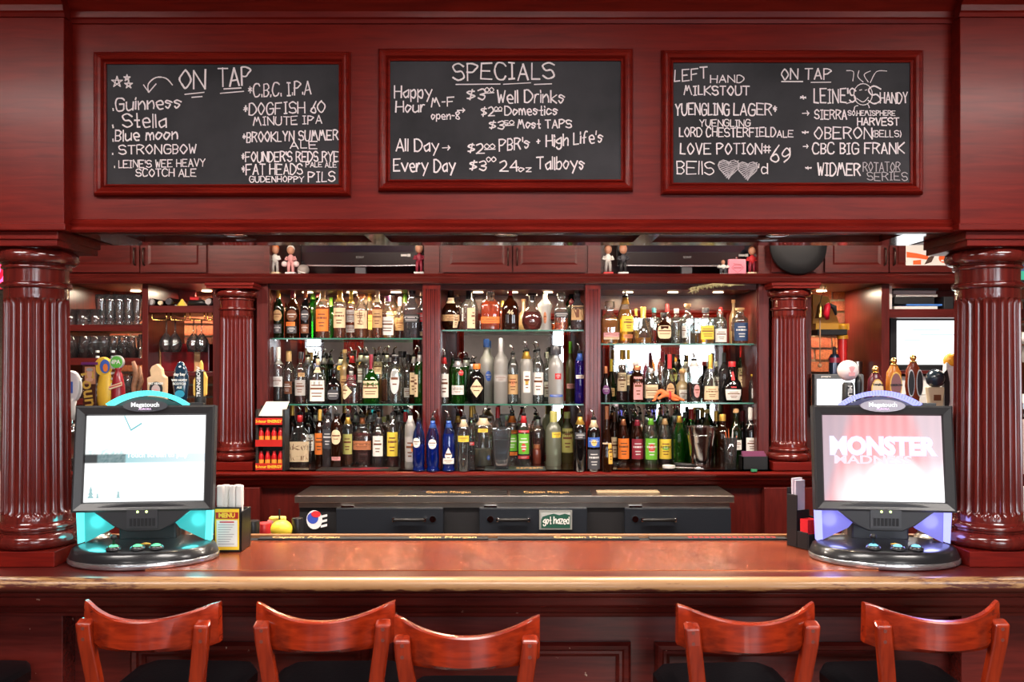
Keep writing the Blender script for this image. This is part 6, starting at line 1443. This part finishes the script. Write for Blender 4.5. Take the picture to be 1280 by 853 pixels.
    m = MB(); m.sweep([[(a[0], -.012, a[1]), (b[0], -.016, b[1]), (b[0], .012, b[1]), (a[0], .012, a[1])] for a, b in zip(P0, P1)])
    ob = m.build('lit_arch', Lm, t); ob.location = fr.location; ob.rotation_euler = fr.rotation_euler
    m = MB()
    for i in range(28):
        a = radians(-36+72*i/28+.6); m.box(0, .001, -.0165, -.0155, 0, .001) if False else m.add([((r0+q)*sin(a+w), -.0163, zt-.145+(r0+q)*cos(a+w)) for q, w in ((.001, 0), (.001, .006), (.0135, .006), (.0135, 0))], [(0, 1, 2, 3)])
    ob = m.build('arch_ribs', emis('ribs_'+kind, tuple(c*.5 for c in lit), 1), t); ob.location = fr.location; ob.rotation_euler = fr.rotation_euler
    P2 = arcp(r0-.004, zt-.145, 0, sp=34)
    m = MB(); prism(m, P2[::-1]+[(-.125, zt), (.125, zt)][::-1][::-1], -.006, .010); ob = m.build('arch_fill', pm('arch_'+kind, tuple(c*.10 for c in glow), .25), t); ob.location = fr.location; ob.rotation_euler = fr.rotation_euler
    m = MB(); disc(m, 0, zt+.010, .066, .019, -.036, -.006); ob = m.build('emblem', pm('emblem_'+kind, (.02, .02, .03) if kind == 'teal' else (.30, .28, .35), .2, coat=.6), t); ob.location = fr.location; ob.rotation_euler = fr.rotation_euler
    l = letters('Megatouch', .019, (.0, -.0365, zt+.013), ob, emis('logo_white', (1, 1, 1), 1.2), bold=.0005); l2 = letters('AURORA', .009, (.0, -.0365, zt+.000), ob, emis('logo_pink', (.9, .6, .9), 1), bold=.0003)
    MB().box(.125, .165, -.01, .02, h_-.002, h_+.010).build('lock_box', BLACK, t, bevel=.002).rotation_euler = (0, 0, 0)
    bpy.data.objects[-1] if False else None
    lb = [c for c in t.children if c.name.startswith('lock_box')][0]; lb.location = fr.location; lb.rotation_euler = fr.rotation_euler
    # buttons
    for i, bx in enumerate((-.058, .010, .062)):
        by = -.108+abs(bx)*.05
        bb = MB().lathe([(.022, .052), (.021, .058), (.017, .062), (.016, .060)], c=(bx, by, 0), seg=20).build('button_collar', pm('collar_black', (.03, .03, .033), .2), t, smooth=True, edge=True)
        MB().sphere((bx, by, .060), .0135, 14, 8, (1, 1, .5)).build('button', emis('button_'+kind, (.15, 1, .40) if kind == 'teal' else (.20, .70, 1), 1.5), bb, smooth=True)
        if i == 0: MB().lathe([(.004, .062), (.004, .080), (.010, .084), (.008, .094), (.001, .096)], c=(bx, by, 0), seg=14).build('stick', BLACK, bb, smooth=True)
    prism(MB(), [(.004, .000), (.034, .000), (.019, .010)], 0, .002).build('arrow_print', LG, t)
    ar = [c for c in t.children if c.name.startswith('arrow_print')][0]; ar.location = (0, -.058, .057); ar.rotation_euler = (radians(-75), 0, 0)
    # the coloured light thrown by the lit panels
    for s in (-1, 1):
        l = bpy.data.lights.new('panel_light', 'POINT'); l.energy = .55; l.color = lit; l.shadow_soft_size = .03
        lo = bpy.data.objects.new('panel_light', l); COL.objects.link(lo); lo.parent = t; lo.location = (s*.15, -.01, .11)
    return t
SCM = bpy.data.materials.new('game_picture'); SCM.use_nodes = True
b = SCM.node_tree.nodes['Principled BSDF']; va = SCM.node_tree.nodes.new('ShaderNodeVertexColor'); va.layer_name = 'picture'
SCM.node_tree.links.new(va.outputs[0], b.inputs['Emission Color']); b.inputs['Emission Strength'].default_value = 1.25; b.inputs['Base Color'].default_value = (.02, .02, .02, 1); b.inputs['Roughness'].default_value = .2
def picture(kind, u, v):
    if kind == 'teal':
        c = [1, 1, 1]
        if .44 < v < .545:
            c = [.012, .018, .02] if u < .10 else ([.08, .16, .17] if u < .33 else [.12+.6*u, .46+.34*u, .50+.34*u])
            if .10 < u < .33: n = random.random()*.12; c = [.07+n, .15+n, .16+n]
        elif .3 < v < .44 and u < .32: n = random.random()*.25*(v-.3)/.14; c = [1-n*2.2, 1-n, 1-n*1.1]
        elif v > .80 and u < .34: n = random.random()*.10; c = [1-n, 1-n*.5, 1-n*.5]
        return c
    f = .5+.5*sin(u*70); r = ((u-.5)**2*1.2+(v-.75)**2*1.0)**.5
    red = [.60+.16*f, .04+.08*f, .06+.08*f]
    cur = min(1, max(0, (abs(u-.5)-(.20+.22*v))/.10)); grey = [.16+.25*u, .15+.2*u, .22+.2*u]
    c = [a*(1-cur*.75)+g*cur*.75 for a, g in zip(red, grey)]
    w = max(0, 1-((u-.60)**2/.11+(v-.88)**2/.20)); w = min(1, w*1.7); w = max(w, min(1, max(0, (v-.42)*2.0))*.9*(1 if u > .25 else u/.25))
    w = max(w, .16)
    return [a*(1-w)+1.05*w for a in c]
m1 = machine(181, 'black touchscreen game with white screen and teal lights, left end of bar', (.10, .85, .85), (.03, .55, .55), radians(7), 'teal')
m2 = machine(1104, 'black touchscreen game showing a red curtain, purple lights, right end of bar', (.34, .36, 1.0), (.22, .20, .85), radians(-7), 'violet')

# ================================================================ small things on the bar
D = 2.78; x = X(284, D); t = empty('menu_caddy', (x, D, BT+.002), 'menu holder with yellow-headed card beside the left touchscreen', 'menu holder'); k = D/F
MB().box(-17*k, 17*k, .0, .012, 0, 56*k).box(-17*k, 17*k, .10, .108, 0, 50*k).box(-17*k, -15*k, 0, .10, 0, 50*k).box(15*k, 17*k, 0, .10, 0, 50*k).box(-17*k, 17*k, 0, .10, 0, .005).build('caddy_box', BLACK, t, bevel=.002)
MB().box(-15*k, 15*k, -.002, .0, 3*k, 54*k).build('menu_card', pm('card_yellow', (.85, .55, .03), .5), t); MB().box(-13*k, 13*k, -.003, -.002, 7*k, 40*k).build('card_panel', WHITE, t)
MB().box(-14*k, 14*k, -.0035, -.002, 42*k, 50*k).build('card_band', RR, t); letters('MENU', .019, (0, -.004, 46*k), t, YEL, bold=.001)
m = MB()
for i in range(9): m.box(-11*k, (9-(i*5 % 4)*2)*k, -.0038, -.003, (34-i*3)*k, (34.9-i*3)*k)
m.build('menu_print', lm('grey'), t); MB().box(-9*k, 9*k, -.0038, -.003, 37*k, 38.6*k).build('red_heading', LR, t)
for i, px in enumerate((-12, -7.5, 3, 7.5, 12)):
    tag(MB().lathe([(.010, 0), (.011, .002), (.011, .062), (.010, .064)], c=(x+px*k, D+.03+.015*(i % 2), BT+.008+54*k), seg=8, n=5).lathe([(.010, 0), (.010, .1)], c=(x+px*k, D+.03+.015*(i % 2), BT+.05), seg=8, n=5).build('napkin_roll', WHITE, None, (x+px*k, D+.03, BT+.008)), 'white napkin roll in the left menu holder, %s from left' % ORD[i+1], 'napkin', 'napkin rolls in the left menu holder')
D = 2.86; x = X(1004, D); t = empty('condiment_caddy', (x, D, BT+.002), 'black condiment caddy with red packets beside the right touchscreen', 'caddy', None, radians(28)); k = D/F
MB().box(-.028, .028, -.045, .045, 0, .004).box(-.028, -.024, -.045, .0, 0, .055).box(-.028, -.024, .0, .045, 0, .17).box(.024, .028, -.045, .045, 0, .10).box(-.028, .028, .041, .045, 0, .19).box(-.028, .028, -.05, -.045, 0, .05).box(-.028, .028, .0, .004, 0, .12).build('caddy_box', BLACKM, t, bevel=.002)
for i in range(4): tag(MB().box(-.022+i*.011, -.014+i*.011, -.04, -.008, .01, .095).build('sauce_packet', pm('packet_red', (.65, .02, .03), .35), None), 'red sauce packet in the black caddy, %s from left' % ORD[i+1], 'packet', 'red packets in the black caddy')
for ob in bpy.data.objects:
    if ob.name.startswith('sauce_packet'): ob.location = (x, D, BT+.002); ob.rotation_euler = (0, 0, radians(28))
for i in range(2):
    ob = tag(MB().box(-.02, .02, .012+i*.012, .020+i*.012, .005, .215+i*.006).build('paper_napkin', pm('napkin_lilac', (.62, .55, .66), .7), None), 'pale folded napkin in the black caddy, %s one' % ('front', 'back')[i], 'napkin', 'napkins in the black caddy'); ob.location = (x, D, BT+.002); ob.rotation_euler = (0, 0, radians(28))
# garnish tray behind the lip
t = empty('garnish_tray', (X(343, 3.14), 3.14, .871), 'low garnish tray behind the bar, left of the cooler', 'tray')
MB().box(-.12, .13, -.05, .10, .058, .070).build('tray_base', STEEL, t)
MB().box(-.14, .14, -.06, .11, 0, .058).build('tray_shelf', BLACKM, t)
def cup(px, py, w, hh, mat, label, D=3.12, name='garnish_cup', cat='cup'):
    x = X(px, D); z1 = Z(py, D); r = w/2*D/F; o = (x, D, .942)
    return tag(MB().lathe([(r*.85, .942), (r*.92, .946), (r, z1-.004), (r*.95, z1)], c=(x, D, 0), seg=20).build(name, mat, None, o, smooth=True, edge=True), label, cat)
cup(316, 651, 17, 0, BLACK, 'black garnish cup behind the bar lip'); cup(330, 654, 19, 0, km('red'), 'red garnish cup behind the bar lip', D=3.20)
cup(372, 648, 14, 0, BLACK, 'dark cup with gold stripe right of the lemon', D=3.14)
x, D = X(352, 3.12), 3.12; tag(MB().sphere((x, D, Z(662, D)), .037, 18, 12, (1.05, 1, .9)).build('lemon', pm('lemon', (.85, .66, .05), .45, bump=.3, vscale=150), None, (x, D, .95), smooth=True), 'yellow lemon in the garnish tray', 'lemon')
x = X(347, 3.22); z = Z(650, 3.22); t = empty('squeeze_bottle', (x, 3.22, .942), 'pink and yellow sponge with black rod behind the lemon', 'sponge')
MB().box(-.03, .03, -.015, .015, 0, z-.93).build('sponge_block', pm('sponge_yellow', (.80, .60, .12), .8, bump=.8, vscale=120), t, bevel=.006); MB().box(-.035, -.01, -.017, .0, .02, z-.94).build('pink_side', lm('pink'), t, bevel=.006); MB().tube([(.015, -.02, 0), (.012, -.02, z-.90)], .004, 6).build('rod', BLACK, t)

# ================================================================ bar stools
def stool():
    t = empty('bar_stool', (0, 0, 0), '', 'stool', 'wooden bar stools along the bar front')
    SZ = .79
    MB().sweep([[(sx*(.165*q), sy_, z) for sx, sy_ in ((-1, .02), (-1.08, .34), (-.9, .39), (.9, .39), (1.08, .34), (1, .02), (.85, -.01), (-.85, -.01))] for z, q in ((SZ-.03, .94), (SZ-.022, 1), (SZ+.004, 1), (SZ+.014, .93), (SZ+.016, .7))]).build('seat', LEATHER, t, smooth=True, edge=True)
    MB().box(-.16, .16, .02, .34, SZ-.07, SZ-.03).build('seat_frame', CHW, t, bevel=.004)
    # curved back rest: ends swing forward, dips in the middle
    N_ = 20; secs = []; H = .282
    for i in range(N_+1):
        e = -1+2*i/N_; x = e*.174; y = -.012+.085*(e*e); zt = 1.040+.030*e*e; zb = .963-.006*e*e+.008*max(0, abs(e)-.86)*6
        th = .017
        if abs(e) > .96: zt -= .004
        secs.append([(x, y-.004, zb), (x, y-.006-.010, (zb+zt)/2-.03), (x, y-.012, zt-.004), (x, y-.008, zt), (x, y+th-.010, zt), (x, y+th-.006, zt-.004), (x, y+th, zb+.004), (x, y+th-.004, zb)])
    MB().sweep(secs).build('backrest', CHW, t, smooth=True, edge=True)
    for s in (-1, 1):
        path = [(1.032, .150, .048), (1.022, .150, .034), (.98, .146, .036), (.88, .132, .048), (SZ, .126, .055), (.45, .135, .020), (0, .150, -.03)]
        path = [(z, x, y-.002) for z, x, y in path]
        sec = []
        for j, (z, x, y) in enumerate(path):
            w_ = .0195 if j else .017; d_ = .012 if j > 1 else (.006 if j == 0 else .011)
            yy = y-.014+(.0 if j > 1 else .0)
            sec.append([(s*x-w_, yy-d_, z), (s*x+w_, yy-d_, z), (s*x+w_, yy+d_, z), (s*x-w_, yy+d_, z)])
        p = MB().sweep(sec).build('rear_leg', CHWV, t, bevel=.005)
        m = MB()
        for z in (1.012, .985): m.lathe([(.005, 0), (.0045, -.0015)], c=(s*.149, .008 if z > 1 else .009, z), axis='y', seg=10)
        m.build('wooden_plug', pm('plug', (.14, .03, .02), .4), p)
        MB().sweep([[(s*x-.016, y-.016, z), (s*x+.016, y-.016, z), (s*x+.016, y+.016, z), (s*x-.016, y+.016, z)] for z, x, y in ((SZ-.03, .135, .32), (0, .150, .35))]).build('front_leg', CHWV, t, bevel=.004)
    m = MB().box(-.16, .16, .33, .355, .28, .305).build('footrest', CHW, t, bevel=.003)
    for s in (-1, 1): MB().box(s*.155-.01, s*.155+.01, .0, .34, .38, .40).build('stretcher', CHWV, t, bevel=.003)
    return t
st = stool()
ST = [(181, 2.20, -3, 'bar stool below the white-screened game machine, leftmost full backrest'), (405, 2.195, 2, 'bar stool with scratched upper left corner, second full backrest from left'), (583, 2.075, 0, 'bar stool pulled nearest the viewer, left of the bar middle'),
      (939, 2.18, 3, 'bar stool with orange posts, right of the bar middle'), (1175, 2.195, 3, 'bar stool in front of the curtain-screened game, rightmost'), (-135, 2.20, 0, 'bar stool at the left edge, only its black seat corner showing')]
for i, (px, D, rz, lb) in enumerate(ST):
    s = st if i == 0 else copy_tree(st)
    s.location = (X(px, D), D-.03, 0); s.rotation_euler = (0, 0, radians(rz)); s['label'] = lb; s['category'] = 'stool'

for ob_ in bpy.data.objects:
    if 'label' in ob_ and len(ob_['label'].split()) > 16: print('LONG', ob_['label'])
